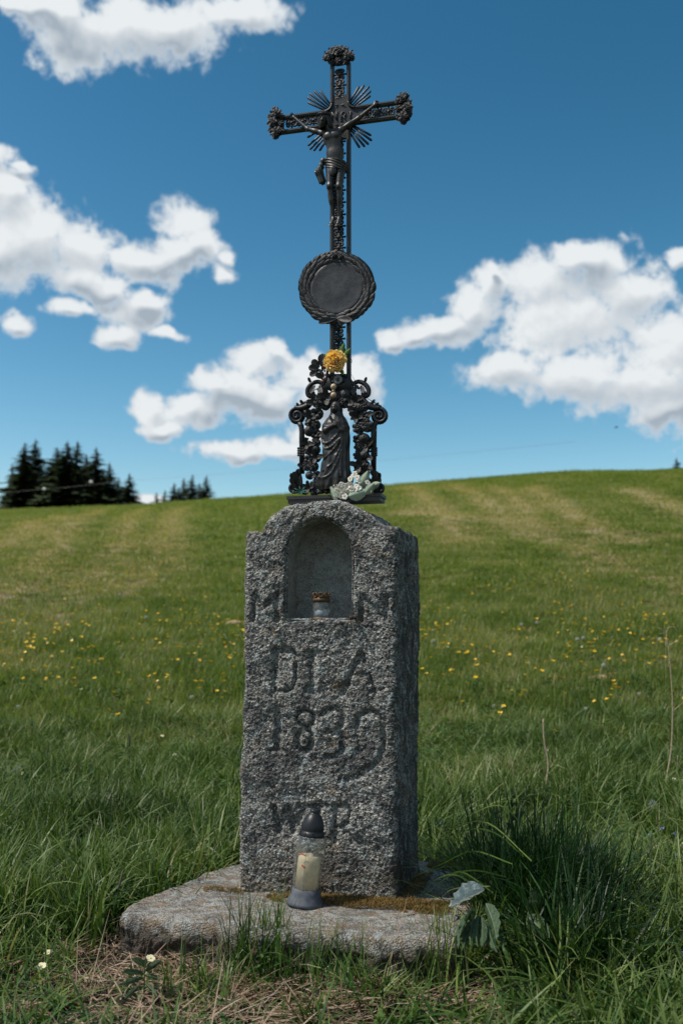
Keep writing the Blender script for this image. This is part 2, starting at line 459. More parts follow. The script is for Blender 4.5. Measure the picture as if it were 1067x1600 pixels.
M_GRAN = stone_material('granite', (.315, .305, .275), (.100, .098, .094), .88, .60, .5, True)
M_SLAB = stone_material('slab_granite', (.32, .285, .24), (.15, .125, .098), .60, 1.0, .95, False, .6, True)
M_NICHE = stone_material('niche_granite', (.40, .40, .36), (.25, .25, .23), .25, .3, .35, False, .35)

# ------------------------------------------------------------------ slab
a = MFI @ on_z(192, 1424, ZS); bq = MFI @ on_z(716, 1464, ZS)
outl = [on_z(190, 1422, ZS), on_z(193, 1429, ZS), on_z(202, 1432, ZS), on_z(250, 1436, ZS), on_z(330, 1442, ZS), on_z(362, 1451, ZS), on_z(440, 1456, ZS), on_z(560, 1462, ZS), on_z(660, 1466, ZS), on_z(712, 1464, ZS), on_z(722, 1440, ZS)]
outl = [MFI @ p for p in outl]
x1 = outl[-1].x
outl += [Vector((x1 + .01, .18, 0)), Vector((x1 - .005, .40, 0)), Vector((x1 - .05, .50, 0)), Vector((.25, .53, 0)), Vector((.02, .52, 0))]
outl += [MFI @ on_z(352, 1352, ZS), MFI @ on_z(290, 1377, ZS), MFI @ on_z(222, 1402, ZS), MFI @ on_z(200, 1413, ZS)]
oc = catmull([(p.x, p.y, 0) for p in outl], 40, True)[:, :2]
n_o = len(oc); cen = np.array([.25, .1])
oc = oc + (oc - cen) / np.linalg.norm(oc - cen, axis=1)[:, None] * (fbm(np.c_[oc, 0 * oc[:, 0]], 18, 4) * .016)[:, None]
rings = []
for i, t in enumerate(np.concatenate([np.linspace(0, 1, 120), ])):     # top
    rings.append(np.c_[cen + (oc - cen) * t ** .8 * (1 if t < 1 else 1), np.zeros(n_o)])
SLAB_T = .16
tt = np.linspace(0, 1, 34)[1:]
for t in tt:
    ins = -.004 * math.sin(t * 3)
    rings.append(np.c_[cen + (oc - cen) * (1 + ins), np.full(n_o, -.02 - (SLAB_T - .02) * t)])
Vs = np.stack(rings, 1).reshape(-1, 3)
# rounded arris
e = np.concatenate([np.array([np.full(n_o, 1 - t ** .8) for t in np.linspace(0, 1, 120)]).T, np.zeros((n_o, len(tt)))], 1).ravel() * .42
top = Vs[:, 2] == 0; r_ = .02
q = np.clip(r_ - e, 0, r_); Vs[top, 2] -= (r_ - np.sqrt(np.maximum(r_ ** 2 - q ** 2, 0)))[top]
s_ = np.clip(1 + Vs[:, 2] / r_, 0, 1) * (~top)
Fs = grid_faces(n_o, 120 + len(tt), True)
if vnormals(Vs, Fs)[60][2] < 0: Fs = Fs[:, ::-1]
N_ = vnormals(Vs, Fs)
dsp = fbm(Vs, 9, 3) * .006 + fbm(Vs, 45, 4, .6) * .0035
side = np.where(top, 0.0, np.clip((-Vs[:, 2] - .02) / .03, 0, 1))
dsp = dsp + side * (fbm(Vs, 20, 4, .6, 3) * .030 + np.abs(fbm(Vs, 60, 3, .6)) * .008)
dsp = np.where(top & (Vs[:, 0] > .02) & (Vs[:, 0] < PW - .02) & (Vs[:, 1] > .02) & (Vs[:, 1] < PD), 0, dsp)
Vs = Vs + N_ * dsp[:, None]
sl = thing('foundation_slab', 'flat weathered granite slab lying in the grass under the inscribed pillar', 'stone slab', (0, 0, 0))
ob('stone_block', mesh('stone_block', Vs, Fs, M_SLAB), sl)

# ------------------------------------------------------------------ pillar
NU, NVV = 230, 540
lz = [loc_at(*p) for p in ((371, 1395), (374, 1300), (374.5, 1210), (377, 1120), (380, 1085), (380, 1000), (382, 900), (383, 832))]
tops = [(383, 836), (384, 830), (395, 828.5), (405, 827), (410, 820), (416, 811), (430, 800), (447, 790), (465, 784.5), (489, 781), (510, 780.5), (530, 782), (552, 788), (570, 798), (584, 811), (592, 819), (600, 823), (612, 823.5), (619, 824), (621.5, 830)]
tl = [loc_at(*p) for p in tops]
ZT = 1.2
uX = np.linspace(0, PW, NU); v = np.linspace(0, 1, NVV)
tx = np.array([p.x for p in tl]); tz = np.array([p.z for p in tl]); xl_top = tx[0]; xr_top = tx[-1]
lx_z = np.array([p.z for p in lz]); lx_x = np.array([p.x for p in lz])
U, W = np.meshgrid(np.linspace(0, 1, NU), v, indexing='ij')
topz = np.interp(xl_top + U * (xr_top - xl_top), tx, tz)
Zf = -.012 + W * (topz + .012)
XL = np.interp(Zf, lx_z, lx_x); XR = np.interp(Zf, [0, tz[-1]], [PW, xr_top])
Xf = XL + U * (XR - XL)

def strokes(pts_px):
    return [np.array([[p.x, p.z] for p in (loc_at(*q) for q in pl)]) for pl in pts_px]
def ellp(cx, cy, rx, ry, n=16): return [(cx + rx * math.cos(t), cy + ry * math.sin(t)) for t in np.linspace(0, 2 * math.pi, n)]
LET = [  # polylines of the carved inscription (pixels on the front face), groove half-width m, depth m
 ([(397, 932), (396, 968)], .0075, .015), ([(399, 930), (411, 952), (427, 932)], .007, .014), ([(431, 930), (432, 968)], .0075, .015),
 ([(564, 936), (565, 969)], .0075, .011), ([(568, 934), (600, 968)], .007, .011), ([(604, 934), (603, 966)], .007, .010),
 ([(430, 1016), (430, 1079)], .008, .013), ([(430, 1017), (446, 1014), (458, 1019), (462.5, 1032), (462.5, 1062), (457, 1076), (446, 1080), (430, 1080)], .006, .012),
 ([(486, 1020), (487, 1079)], .011, .014), ([(476, 1019), (500, 1019)], .006, .008), ([(478, 1081), (497, 1082)], .006, .008),
 ([(563, 1024), (548, 1052), (534, 1082)], .008, .020), ([(563, 1024), (577, 1050), (586, 1082)], .008, .020), ([(551, 1055), (575, 1053)], .006, .013), ([(584, 1082), (600, 1076)], .006, .007),
 ([(434, 1106), (434, 1171)], .009, .014), ([(424, 1112), (436, 1104)], .006, .009), ([(418, 1172), (440, 1173)], .005, .009),
 (ellp(477, 1123, 13, 13), .0065, .013), (ellp(475.5, 1156, 12.5, 18), .0068, .014),
 ([(502, 1118), (510, 1109), (524, 1108), (534, 1116), (534, 1130), (527, 1140), (512, 1144)], .0065, .012), ([(512, 1144), (530, 1146), (537, 1158), (535, 1172), (524, 1181), (508, 1183)], .007, .013),
 ([(566, 1172), (559, 1158), (556, 1138), (560, 1121), (571, 1111), (585, 1112), (595, 1122), (600, 1142), (600, 1163), (594, 1184), (580, 1200), (560, 1211), (543, 1217)], .0072, .013),
 ([(548, 1140), (556, 1150), (562, 1172)], .008, .007),
 ([(427, 1262), (436, 1298)], .0065, .018), ([(436, 1298), (448, 1264)], .005, .009), ([(449, 1262), (459, 1292)], .0065, .018), ([(459, 1300), (474, 1262)], .0065, .014),
 ([(466, 1260), (512, 1259)], .006, .013), ([(497, 1262), (497, 1300)], .008, .012),
 ([(524, 1262), (523, 1312)], .009, .016), ([(520, 1260), (540, 1259), (547, 1268), (545, 1283), (533, 1292)], .0065, .016), ([(536, 1292), (551, 1312), (570, 1318)], .006, .008),
]
dep = np.zeros(Xf.shape)
for pl, hw, dd in LET:
    q = strokes([pl])[0]; best = np.full(Xf.shape, 9.0)
    wob = hw * (1 + .6 * fbm(np.stack([Xf, Zf * 0, Zf], -1).reshape(-1, 3), 60, 3).reshape(Xf.shape))
    for p0, p1 in zip(q[:-1], q[1:]):
        ab = p1 - p0; L = (ab ** 2).sum() + 1e-12
        t = np.clip(((Xf - p0[0]) * ab[0] + (Zf - p0[1]) * ab[1]) / L, 0, 1)
        best = np.minimum(best, np.hypot(Xf - p0[0] - t * ab[0], Zf - p0[1] - t * ab[1]))
    wob = wob * 1.25; s0 = np.clip((wob * 1.7 - best) / (wob * 1.5), 0, 1); s = np.clip((wob * .95 - best) / (wob * .55), 0, 1); s = .45 * s * s * (3 - 2 * s) + .55 * s0 * s0 * (3 - 2 * s0)
    dep = np.maximum(dep, s * dd * .82)

# niche outline
nl, nr, nb, nt = loc_at(445, 968).x, loc_at(551, 968).x, loc_at(500, 968).z, loc_at(500, 809).z
NCX, NHW = (nl + nr) / 2, (nr - nl) / 2; NAR = NHW * 1.12; NSP = nt - NAR          # spring line
def sd_niche(x, z):
    xx = np.abs(x - NCX)
    arch = (np.hypot(xx / NHW, np.maximum(z - NSP, 0) / NAR) - 1) * NHW
    return np.maximum(arch, nb - z)
sdn = sd_niche(Xf, Zf)
P3 = np.stack([Xf, 0 * Xf, Zf], -1).reshape(-1, 3)
sdn = sdn + fbm(P3, 40, 2).reshape(Xf.shape) * .0016
# distance to the outline (for the worn arris)
ed = np.minimum(Xf - XL, XR - Xf)
ed = np.minimum(ed, (topz - Zf) * .8)
rad = .017 * (1 + .9 * np.clip(fbm(P3, 16, 3, off=2).reshape(Xf.shape), -.6, 1))
qd = np.clip(rad - ed, 0, rad)
Yf = rad - np.sqrt(np.maximum(rad ** 2 - qd ** 2, 0))
Yf = Yf + dep
lip = np.clip((.007 - sdn) / .009, 0, 1); Yf = Yf + lip ** 2 * .014
RB = Yf[0].copy()
front = np.stack([Xf, Yf, Zf], -1)
K = 60
loop_i = [(0, j) for j in range(NVV)] + [(i, NVV - 1) for i in range(1, NU)] + [(NU - 1, j) for j in range(NVV - 2, -1, -1)]
li = np.array([i * NVV + j for i, j in loop_i]); nL = len(li)
Vp = front.reshape(-1, 3); nF = len(Vp)
LP = Vp[li]
ys = np.linspace(0, 1, K + 1)[1:]
sw = np.stack([np.c_[LP[:, 0], LP[:, 1] + (PD - LP[:, 1]) * t, LP[:, 2]] for t in ys], 1)   # nL,K,3
# the rear edge is worn too
Vall = np.concatenate([Vp, sw.reshape(-1, 3)])
Fg = grid_faces(NU, NVV)
keep = sdn.ravel()[Fg].max(1) > -.0035
Fg = Fg[keep]
idx = np.concatenate([li[:, None], nF + np.arange(nL * K).reshape(nL, K)], 1)
Fsw = np.stack([idx[:-1, :-1].ravel(), idx[:-1, 1:].ravel(), idx[1:, 1:].ravel(), idx[1:, :-1].ravel()], 1)
Nn = vnormals(Vall, [Fg])
if Nn[nF // 2][1] > 0: Fg = Fg[:, ::-1]
Nn = vnormals(Vall, [Fsw])
if Nn[nF + 100 * K + 20][0] > 0: Fsw = Fsw[:, ::-1]
Nn = vnormals(Vall, [Fg, Fsw])
bk = np.arange(nL) * K + K - 1 + nF
# rough pecked surface
pits = fbm(Vall, 120, 3, .65, 4)
dsp = fbm(Vall, 8, 3, .5, 8) * .013 + fbm(Vall, 50, 4, .64) * .0052 + pits * .0042 - np.clip(-fbm(Vall, 210, 2, .6, 1) - .15, 0, 1) * .004
amp = np.ones(len(Vall)); amp[:nF] = 1 - .1 * np.clip(dep.ravel() / .01, 0, 1)
sm = np.zeros(len(Vall)); sm[:nF] = np.clip((.004 - sdn.ravel()) / .004, 0, 1)
dsp = dsp * amp * (1 - .8 * sm)
Vall = Vall + Nn * dsp[:, None]
used = np.zeros(len(Vall), bool); used[Fg.ravel()] = True; used[Fsw.ravel()] = True
rm = np.cumsum(used) - 1
pil_me = None
pil = thing('wayside_pillar', 'tall rough granite pillar with arched niche and carved date 1839', 'pillar', (0, 0, 0))
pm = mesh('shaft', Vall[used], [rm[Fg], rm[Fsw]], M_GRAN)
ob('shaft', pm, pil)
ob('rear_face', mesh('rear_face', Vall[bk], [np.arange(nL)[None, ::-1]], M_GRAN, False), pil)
# niche recess
NA, NK = 200, 46; ND = .125
ol = []
for t in np.linspace(0, 1, NA, endpoint=False):
    s = t * 4
    if s < 1: ol.append((nl + (nr - nl) * s, nb))
    elif s < 1.6: ol.append((nr, nb + (NSP - nb) * (s - 1) / .6))
    elif s < 3.4: a_ = (s - 1.6) / 1.8 * math.pi; ol.append((NCX + NHW * math.cos(a_), NSP + NAR * math.sin(a_)))
    else: ol.append((nl, NSP + (nb - NSP) * (s - 3.4) / .6))
ol = np.array(ol); cN = np.array([NCX, (nb + NSP) / 2 + .02])
ring = []
for i in range(NK):
    t = i / (NK - 1)
    if t < .5: dpt = .004 + (ND - .03) * (t / .5); sc_ = 1 - .03 * (t / .5)
    else:
        a_ = (t - .5) / .5; sc_ = .97 * (1 - a_ ** 1.0 * .999); dpt = ND - .026 + .026 * (1 - (1 - min(a_ * 3, 1)) ** 2) ** .5
    p = cN + (ol - cN) * sc_
    p[:, 1] = np.where(ol[:, 1] <= nb + 1e-6, np.maximum(p[:, 1], nb + 0.0), p[:, 1]) if t < .5 else p[:, 1]
    ring.append(np.c_[p[:, 0], np.full(NA, dpt), p[:, 1]])
Vn = np.stack(ring, 1).reshape(-1, 3); Fn = grid_faces(NA, NK, True)
nn = vnormals(Vn, Fn)
if nn[30 * NK + 5 if False else 20 * NK + 8][2] < 0: Fn = Fn[:, ::-1]; nn = -nn
Vn = Vn + nn * (fbm(Vn, 70, 3, .6) * .0016 + fbm(Vn, 20, 2, .5) * .002)[:, None]
ob('niche', mesh('niche', Vn, Fn, M_NICHE), pil)
# ------------------------------------------------------------------ grass and herbs
def leafmat(name, stops, rough=.45, trans=.25, spec=.4, patch=True, tip=None):
    m, k, b = material(name)
    info = k.n('ShaderNodeObjectInfo'); P = k.n('ShaderNodeNewGeometry').outputs['Position']
    f = k.math('ADD', k.math('MULTIPLY', k.attr('rnd'), .6), k.math('MULTIPLY', info.outputs['Random'], .4))
    if patch: f = k.math('ADD', f, k.math('ADD', k.math('MULTIPLY_ADD', k.noise(P, 1.1, 3, .6), 1.1, -.55), k.math('MULTIPLY_ADD', k.noise(P, .28, 3, .6), .9, -.45)))
    c = k.ramp(f, stops)
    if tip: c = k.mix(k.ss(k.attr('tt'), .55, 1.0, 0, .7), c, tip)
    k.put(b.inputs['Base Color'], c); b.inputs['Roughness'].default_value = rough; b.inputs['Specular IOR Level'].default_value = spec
    tr = k.n('ShaderNodeBsdfTranslucent'); k.put(tr.inputs[0], k.mix(1.0, c, (1.15, 1.3, .55), 'MULTIPLY'))
    ms = k.n('ShaderNodeMixShader'); ms.inputs[0].default_value = trans
    out = m.node_tree.nodes['Material Output']
    m.node_tree.links.new(b.outputs[0], ms.inputs[1]); m.node_tree.links.new(tr.outputs[0], ms.inputs[2]); m.node_tree.links.new(ms.outputs[0], out.inputs[0])
    return m
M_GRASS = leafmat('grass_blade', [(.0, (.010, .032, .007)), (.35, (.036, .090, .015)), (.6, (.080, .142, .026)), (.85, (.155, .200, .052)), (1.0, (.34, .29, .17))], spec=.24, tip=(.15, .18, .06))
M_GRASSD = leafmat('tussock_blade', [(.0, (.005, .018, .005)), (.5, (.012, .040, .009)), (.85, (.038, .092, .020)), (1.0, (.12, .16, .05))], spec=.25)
M_MEADOW = leafmat('meadow_blade', [(.0, (.058, .104, .020)), (.4, (.132, .178, .038)), (.7, (.215, .235, .072)), (1.0, (.32, .28, .15))], trans=.4, spec=.2)
M_STRAW = leafmat('dry_blade', [(.0, (.13, .075, .045)), (.5, (.30, .20, .135)), (1.0, (.54, .44, .34))], rough=.6, trans=.2, patch=False)
M_HAY = leafmat('hay_blade', [(.0, (.22, .20, .08)), (.5, (.36, .30, .15)), (1.0, (.50, .42, .25))], rough=.7, trans=.3, patch=False, spec=.1)
M_HERB = leafmat('herb_leaf', [(.0, (.016, .046, .011)), (.5, (.038, .090, .020)), (1.0, (.090, .150, .045))], rough=.55, trans=.3, spec=.2)


def blades(N, L, W, Rr, lean, curl, segs=4, rng=RNG, flat=0.0):
    az_ = rng.uniform(0, 2 * math.pi, N); rad_ = Rr * np.sqrt(rng.uniform(0, 1, N)); pa = rng.uniform(0, 2 * math.pi, N)
    base = np.stack([rad_ * np.cos(pa), rad_ * np.sin(pa), np.full(N, flat)], 1)
    Ln = rng.uniform(*L, N); Wn = rng.uniform(*W, N); th = np.abs(rng.normal(0, lean, N)) if lean < 1 else rng.normal(lean, .13, N); cu = np.abs(rng.normal(0, curl, N))
    t = np.linspace(0, 1, segs + 1)
    ang = th[:, None] + cu[:, None] * t[None] ** 1.3
    dz = np.cos(ang); dx = np.sin(ang); ds = Ln[:, None] / segs
    cx = np.cumsum(dx[:, 1:] * ds, 1); cz = np.cumsum(dz[:, 1:] * ds, 1)
    cx = np.c_[np.zeros(N), cx]; cz = np.c_[np.zeros(N), cz]
    d = np.stack([np.cos(az_), np.sin(az_)], 1)
    tw = rng.uniform(-.9, .9, N)[:, None] + rng.uniform(-.8, .8, N)[:, None] * t[None]
    sx = -d[:, None, 1] * np.cos(tw) ; sy = d[:, None, 0] * np.cos(tw); sz = np.sin(tw) * .6
    w = Wn[:, None] * np.clip(1.15 * (1 - t) ** .55, 0.03, 1)[None] * .5
    C = np.stack([base[:, None, 0] + cx * d[:, None, 0], base[:, None, 1] + cx * d[:, None, 1], base[:, None, 2] + cz], -1)
    S = np.stack([sx * w, sy * w, sz * w], -1)
    V = np.stack([C - S, C + S], 2).reshape(-1, 3)                 # N, segs+1, 2
    n = (segs + 1) * 2
    b = (np.arange(N) * n)[:, None] + (np.arange(segs) * 2)[None]
    b = b.ravel(); F = np.stack([b, b + 1, b + 3, b + 2], 1)
    rn = np.repeat(rng.uniform(0, 1, N), n); tt_ = np.tile(np.repeat(t, 2), N)
    return V, F, rn, tt_


SRC = bpy.data.collections.new('tuft_sources')          # not linked to the scene: only the scatterers below read it


def tuft(name, pieces, mat):
    mb = MB()
    for (V, F, rn, tt_) in pieces: mb.add(V, F, rnd=rn, tt=tt_)
    return bpy.data.objects.new(name, mb.me(name, mat, True))


def flatleaves(N, L, W, Rr, h, rng=RNG):
    """small ovate leaves on short stalks"""
    out = MB()
    for i in range(N):
        a_ = rng.uniform(0, 6.28); r0 = Rr * math.sqrt(rng.uniform()); l = rng.uniform(*L); w = l * rng.uniform(.3, .55)
        t = np.linspace(0, 1, 4); wd = np.array([.1, .95, .8, .02]) * w / 2
        el = rng.uniform(-.1, .9); V = []
        for q, ww in zip(t, wd):
            x = q * l * math.cos(el); z = q * l * math.sin(el) - .25 * l * q * q
            V += [[x, -ww, z + ww * .35], [x, 0, z], [x, ww, z + ww * .35]]
        V = np.array(V) @ np.array(Matrix.Rotation(a_, 3, 'Z')).T + [r0 * math.cos(a_ * 3), r0 * math.sin(a_ * 3), rng.uniform(.1, 1) * h]
        F = [[3 * i_ + j, 3 * i_ + 3 + j, 3 * i_ + 4 + j, 3 * i_ + 1 + j] for i_ in range(3) for j in (0, 1)]
        out.add(V, F, rnd=rng.uniform(), tt=.3)
    return np.concatenate(out.V), np.concatenate(out.F[4]), np.concatenate(out.A['rnd']), np.concatenate(out.A['tt'])


def scatter(name, label, srcs, pts, rotz, tilt, scl, idx):
    """one 'stuff' object: tufts on the given points"""
    coll = bpy.data.collections.new(name + '_tufts')
    for i, s in enumerate(srcs):
        s.name = '%s_%02d' % (name, i); coll.objects.link(s)
    n = len(pts); me = bpy.data.meshes.new(name); me.vertices.add(n); me.vertices.foreach_set('co', np.asarray(pts, np.float32).ravel())
    rot_ = np.stack([tilt[:, 0], tilt[:, 1], rotz], 1).astype(np.float32)
    a = me.attributes.new('rotv', 'FLOAT_VECTOR', 'POINT'); a.data.foreach_set('vector', rot_.ravel())
    a = me.attributes.new('sclv', 'FLOAT_VECTOR', 'POINT'); a.data.foreach_set('vector', np.asarray(scl, np.float32).ravel())
    a = me.attributes.new('idx', 'INT', 'POINT'); a.data.foreach_set('value', np.asarray(idx, np.int32))
    o = ob(name, me); tag(o, label, kind='stuff')
    g = bpy.data.node_groups.new(name + '_scatter', 'GeometryNodeTree')
    g.interface.new_socket('Geometry', in_out='INPUT', socket_type='NodeSocketGeometry'); g.interface.new_socket('Geometry', in_out='OUTPUT', socket_type='NodeSocketGeometry')
    N = g.nodes.new; L = g.links.new
    gi, go, ip, ci = N('NodeGroupInput'), N('NodeGroupOutput'), N('GeometryNodeInstanceOnPoints'), N('GeometryNodeCollectionInfo')
    ci.inputs['Collection'].default_value = coll; ci.inputs['Separate Children'].default_value = True; ci.inputs['Reset Children'].default_value = True
    def na(nm, t):
        x = N('GeometryNodeInputNamedAttribute'); x.data_type = t; x.inputs['Name'].default_value = nm
        return next(q for q in x.outputs if q.enabled)
    L(gi.outputs[0], ip.inputs['Points']); L(ci.outputs[0], ip.inputs['Instance']); ip.inputs['Pick Instance'].default_value = True
    L(na('idx', 'INT'), ip.inputs['Instance Index']); L(na('sclv', 'FLOAT_VECTOR'), ip.inputs['Scale'])
    e2r = N('FunctionNodeEulerToRotation'); L(na('rotv', 'FLOAT_VECTOR'), e2r.inputs[0]); L(e2r.outputs[0], ip.inputs['Rotation'])
    L(ip.outputs[0], go.inputs[0])
    md = o.modifiers.new('scatter', 'NODES'); md.node_group = g
    return o


rg = np.random.default_rng(21)
def in_slab(x, y, grow=0.0):
    p = np.stack([x - OF.x, y - OF.y], 1); c, s = math.cos(PSI), math.sin(PSI)
    X = p[:, 0] * c - p[:, 1] * s; Y = p[:, 0] * s + p[:, 1] * c
    # polygon test on the slab outline
    q = oc; inside = np.zeros(len(X), bool); x0, y0 = q[:, 0], q[:, 1]; x2, y2 = np.roll(x0, 1), np.roll(y0, 1)
    cq = q.mean(0); k_ = 1 + grow; Xs, Ys = (X - cq[0]) / k_ + cq[0], (Y - cq[1]) / k_ + cq[1]
    for i in range(0, len(q), 4):
        j = (i - 4) % len(q); cond = (q[i, 1] > Ys) != (q[j, 1] > Ys)
        xi = (q[j, 0] - q[i, 0]) * (Ys - q[i, 1]) / (q[j, 1] - q[i, 1] + 1e-12) + q[i, 0]
        inside ^= cond & (Xs < xi)
    return inside, X, Y


def spread(n, y0, y1, pw=1.0, marg=1.0, wid=.37):
    """points over the wedge that the photograph looks at, and a margin either side"""
    y = (rg.uniform(y0 ** (1 + pw), y1 ** (1 + pw), n)) ** (1 / (1 + pw)); x = rg.uniform(-1, 1, n) * (y * wid + marg)
    return x, y


def lay(x, y, dz=-.004):
    z = height(x, y); return np.stack([x, y, z + dz], 1)


def pn(x, y, s, off=0.0): return fbm(np.stack([x, y, 0 * x], 1), s, 3, off=off)


# --- foreground grass, 1.2 to 6 m
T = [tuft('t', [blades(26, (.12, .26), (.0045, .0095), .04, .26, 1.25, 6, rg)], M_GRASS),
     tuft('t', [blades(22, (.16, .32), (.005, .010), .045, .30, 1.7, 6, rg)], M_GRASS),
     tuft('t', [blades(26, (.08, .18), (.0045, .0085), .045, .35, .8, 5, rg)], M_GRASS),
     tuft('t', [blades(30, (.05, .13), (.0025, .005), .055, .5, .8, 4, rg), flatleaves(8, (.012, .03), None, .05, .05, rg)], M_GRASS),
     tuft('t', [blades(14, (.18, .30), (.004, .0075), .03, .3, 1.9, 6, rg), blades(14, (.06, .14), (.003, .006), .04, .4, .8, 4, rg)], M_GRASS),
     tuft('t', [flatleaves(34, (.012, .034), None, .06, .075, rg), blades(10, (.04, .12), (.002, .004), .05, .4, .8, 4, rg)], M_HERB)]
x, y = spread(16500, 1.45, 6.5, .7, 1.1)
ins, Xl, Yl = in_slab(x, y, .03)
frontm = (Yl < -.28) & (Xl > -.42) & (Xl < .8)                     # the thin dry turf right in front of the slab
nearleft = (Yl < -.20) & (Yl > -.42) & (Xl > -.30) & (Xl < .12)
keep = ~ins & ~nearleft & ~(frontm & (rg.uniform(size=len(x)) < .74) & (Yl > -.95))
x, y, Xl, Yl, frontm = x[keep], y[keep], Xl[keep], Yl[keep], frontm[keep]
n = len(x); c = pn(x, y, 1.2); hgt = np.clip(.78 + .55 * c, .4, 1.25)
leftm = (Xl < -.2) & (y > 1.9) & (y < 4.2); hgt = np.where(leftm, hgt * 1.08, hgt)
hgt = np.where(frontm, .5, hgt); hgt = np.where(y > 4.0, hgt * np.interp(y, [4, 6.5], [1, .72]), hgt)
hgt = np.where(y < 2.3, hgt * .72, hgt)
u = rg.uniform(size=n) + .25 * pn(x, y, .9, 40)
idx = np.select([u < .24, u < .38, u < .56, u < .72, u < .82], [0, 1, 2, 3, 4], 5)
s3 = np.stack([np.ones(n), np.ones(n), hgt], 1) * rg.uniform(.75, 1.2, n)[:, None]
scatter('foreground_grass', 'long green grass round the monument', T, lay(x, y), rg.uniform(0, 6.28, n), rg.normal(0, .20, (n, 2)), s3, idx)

# --- broad-leaved herbs among the grass
TB = [tuft('t', [flatleaves(9, (.030, .060), None, .05, .10, rg)], M_HERB), tuft('t', [flatleaves(22, (.014, .026), None, .05, .13, rg)], M_HERB),
      tuft('t', [flatleaves(6, (.045, .085), None, .03, .12, rg)], M_HERB)]
x, y = spread(2200, 1.8, 7.5, .6, .9); ins, Xl, Yl = in_slab(x, y, .12); keep = ~ins & (pn(x, y, 1.4, 60) > -.05) & ((y > 2.7) | (rg.uniform(size=len(x)) < .4)); x, y = x[keep], y[keep]; n = len(x)
scatter('low_herbs', 'low broad-leaved herbs mixed into the grass', TB, lay(x, y, .02), rg.uniform(0, 6.28, n), rg.normal(0, .25, (n, 2)), (rg.uniform(.55, 1.05, n) * np.interp(y, [1.8, 3], [.6, 1]))[:, None] * np.ones((1, 3)), np.where(y < 3, 1, rg.integers(0, 3, n)))

# --- straw litter
TS = [tuft('t', [blades(26, (.05, .14), (.0015, .004), .05, 1.42, .2, 4, rg, .010)], M_STRAW),
      tuft('t', [blades(16, (.03, .10), (.002, .006), .06, 1.48, .2, 3, rg, .014)], M_STRAW),
      tuft('t', [blades(8, (.08, .20), (.0015, .003), .03, .9, .8, 5, rg)], M_STRAW)]
x, y = spread(9000, 1.4, 5.5, .5, .7); ins, Xl, Yl = in_slab(x, y, -.02)
w = np.where((Yl < -.16) & (Yl > -1.05) & (Xl > -.5) & (Xl < .85), .9, .16) * np.clip(.75 + pn(x, y, 3) * 1.4, .05, 1)
keep = ~ins & (rg.uniform(size=len(x)) < w); x, y = x[keep], y[keep]; n = len(x)
idx = np.where(rg.uniform(size=n) < .06, 2, rg.integers(0, 2, n))
scatter('dry_straw', 'dead pale straw lying in front of the slab', TS, lay(x, y, .004), rg.uniform(0, 6.28, n), rg.normal(0, .12, (n, 2)), rg.uniform(.6, 1.1, n)[:, None] * np.ones((1, 3)), idx)

# --- meadow 6 to 16 m
TM = [tuft('t', [blades(34, (.06, .16), (.004, .008), .09, .35, .9, 4, rg)], M_MEADOW),
      tuft('t', [blades(30, (.05, .12), (.004, .008), .10, .5, .9, 3, rg), flatleaves(14, (.015, .03), None, .10, .06, rg)], M_MEADOW),
      tuft('t', [blades(22, (.10, .22), (.003, .006), .08, .25, .8, 4, rg)], M_MEADOW),
      tuft('t', [blades(20, (.05, .12), (.003, .006), .10, .6, .9, 3, rg)], M_STRAW)]
x, y = spread(38000, 5.8, 26, .35, 1.4, .47)
keep = rg.uniform(size=len(x)) < np.interp(y, [5.8, 13, 26], [1, 1, .15]); x, y = x[keep], y[keep]; n = len(x); c = pn(x, y, .5); hq = hay(x, y)
mw = 1 / (1 + np.exp((x - np.interp(y, ey, ex)) / .5))
u = rg.uniform(size=n) + .3 * pn(x, y, .35, 7) + .35 * hq + .06 * mw * (y > 12)
idx = np.select([u < .42, u < .72, u < .90], [0, 1, 2], 3)
hh = np.clip(.85 + .5 * c, .5, 1.3) * np.interp(y, [6, 12, 24], [1.0, .8, .5])
scatter('meadow_grass', 'meadow grass on the slope behind the monument', TM, lay(x, y), rg.uniform(0, 6.28, n), rg.normal(0, .08, (n, 2)), np.stack([np.ones(n) * 1.1, np.ones(n) * 1.1, hh], 1) * rg.uniform(.8, 1.3, n)[:, None], idx)

# --- the hill, 16 to 75 m: short turf
TF = [tuft('t', [blades(40, (.06, .15), (.012, .022), .30, .4, .8, 2, rg)], M_MEADOW),
      tuft('t', [blades(34, (.05, .11), (.012, .022), .30, .6, .8, 2, rg)], M_MEADOW),
      tuft('t', [blades(34, (.05, .11), (.010, .020), .30, .7, .9, 2, rg)], M_HAY)]
x, y = spread(68000, 13, 92, .25, 3.0, .56); n = len(x); hq = hay(x, y)
mw = 1 / (1 + np.exp((x - np.interp(y, ey, ex)) / .5))
u = rg.uniform(size=n)
idx = np.where(u < hq * 1.1 * np.clip(.95 + .4 * pn(x, y, .9, 3), 0, 1.1) + .02 + mw * .04, 2, rg.integers(0, 2, n))
sc_ = (.9 + .02 * y) * rg.uniform(.7, 1.2, n)
scatter('hill_grass', 'short mown grass on the upper hill', TF, lay(x, y), rg.uniform(0, 6.28, n), rg.normal(0, .08, (n, 2)), np.stack([sc_, sc_, np.where(idx == 2, .75, .75) * rg.uniform(.4, 1.0, n)], 1), idx)
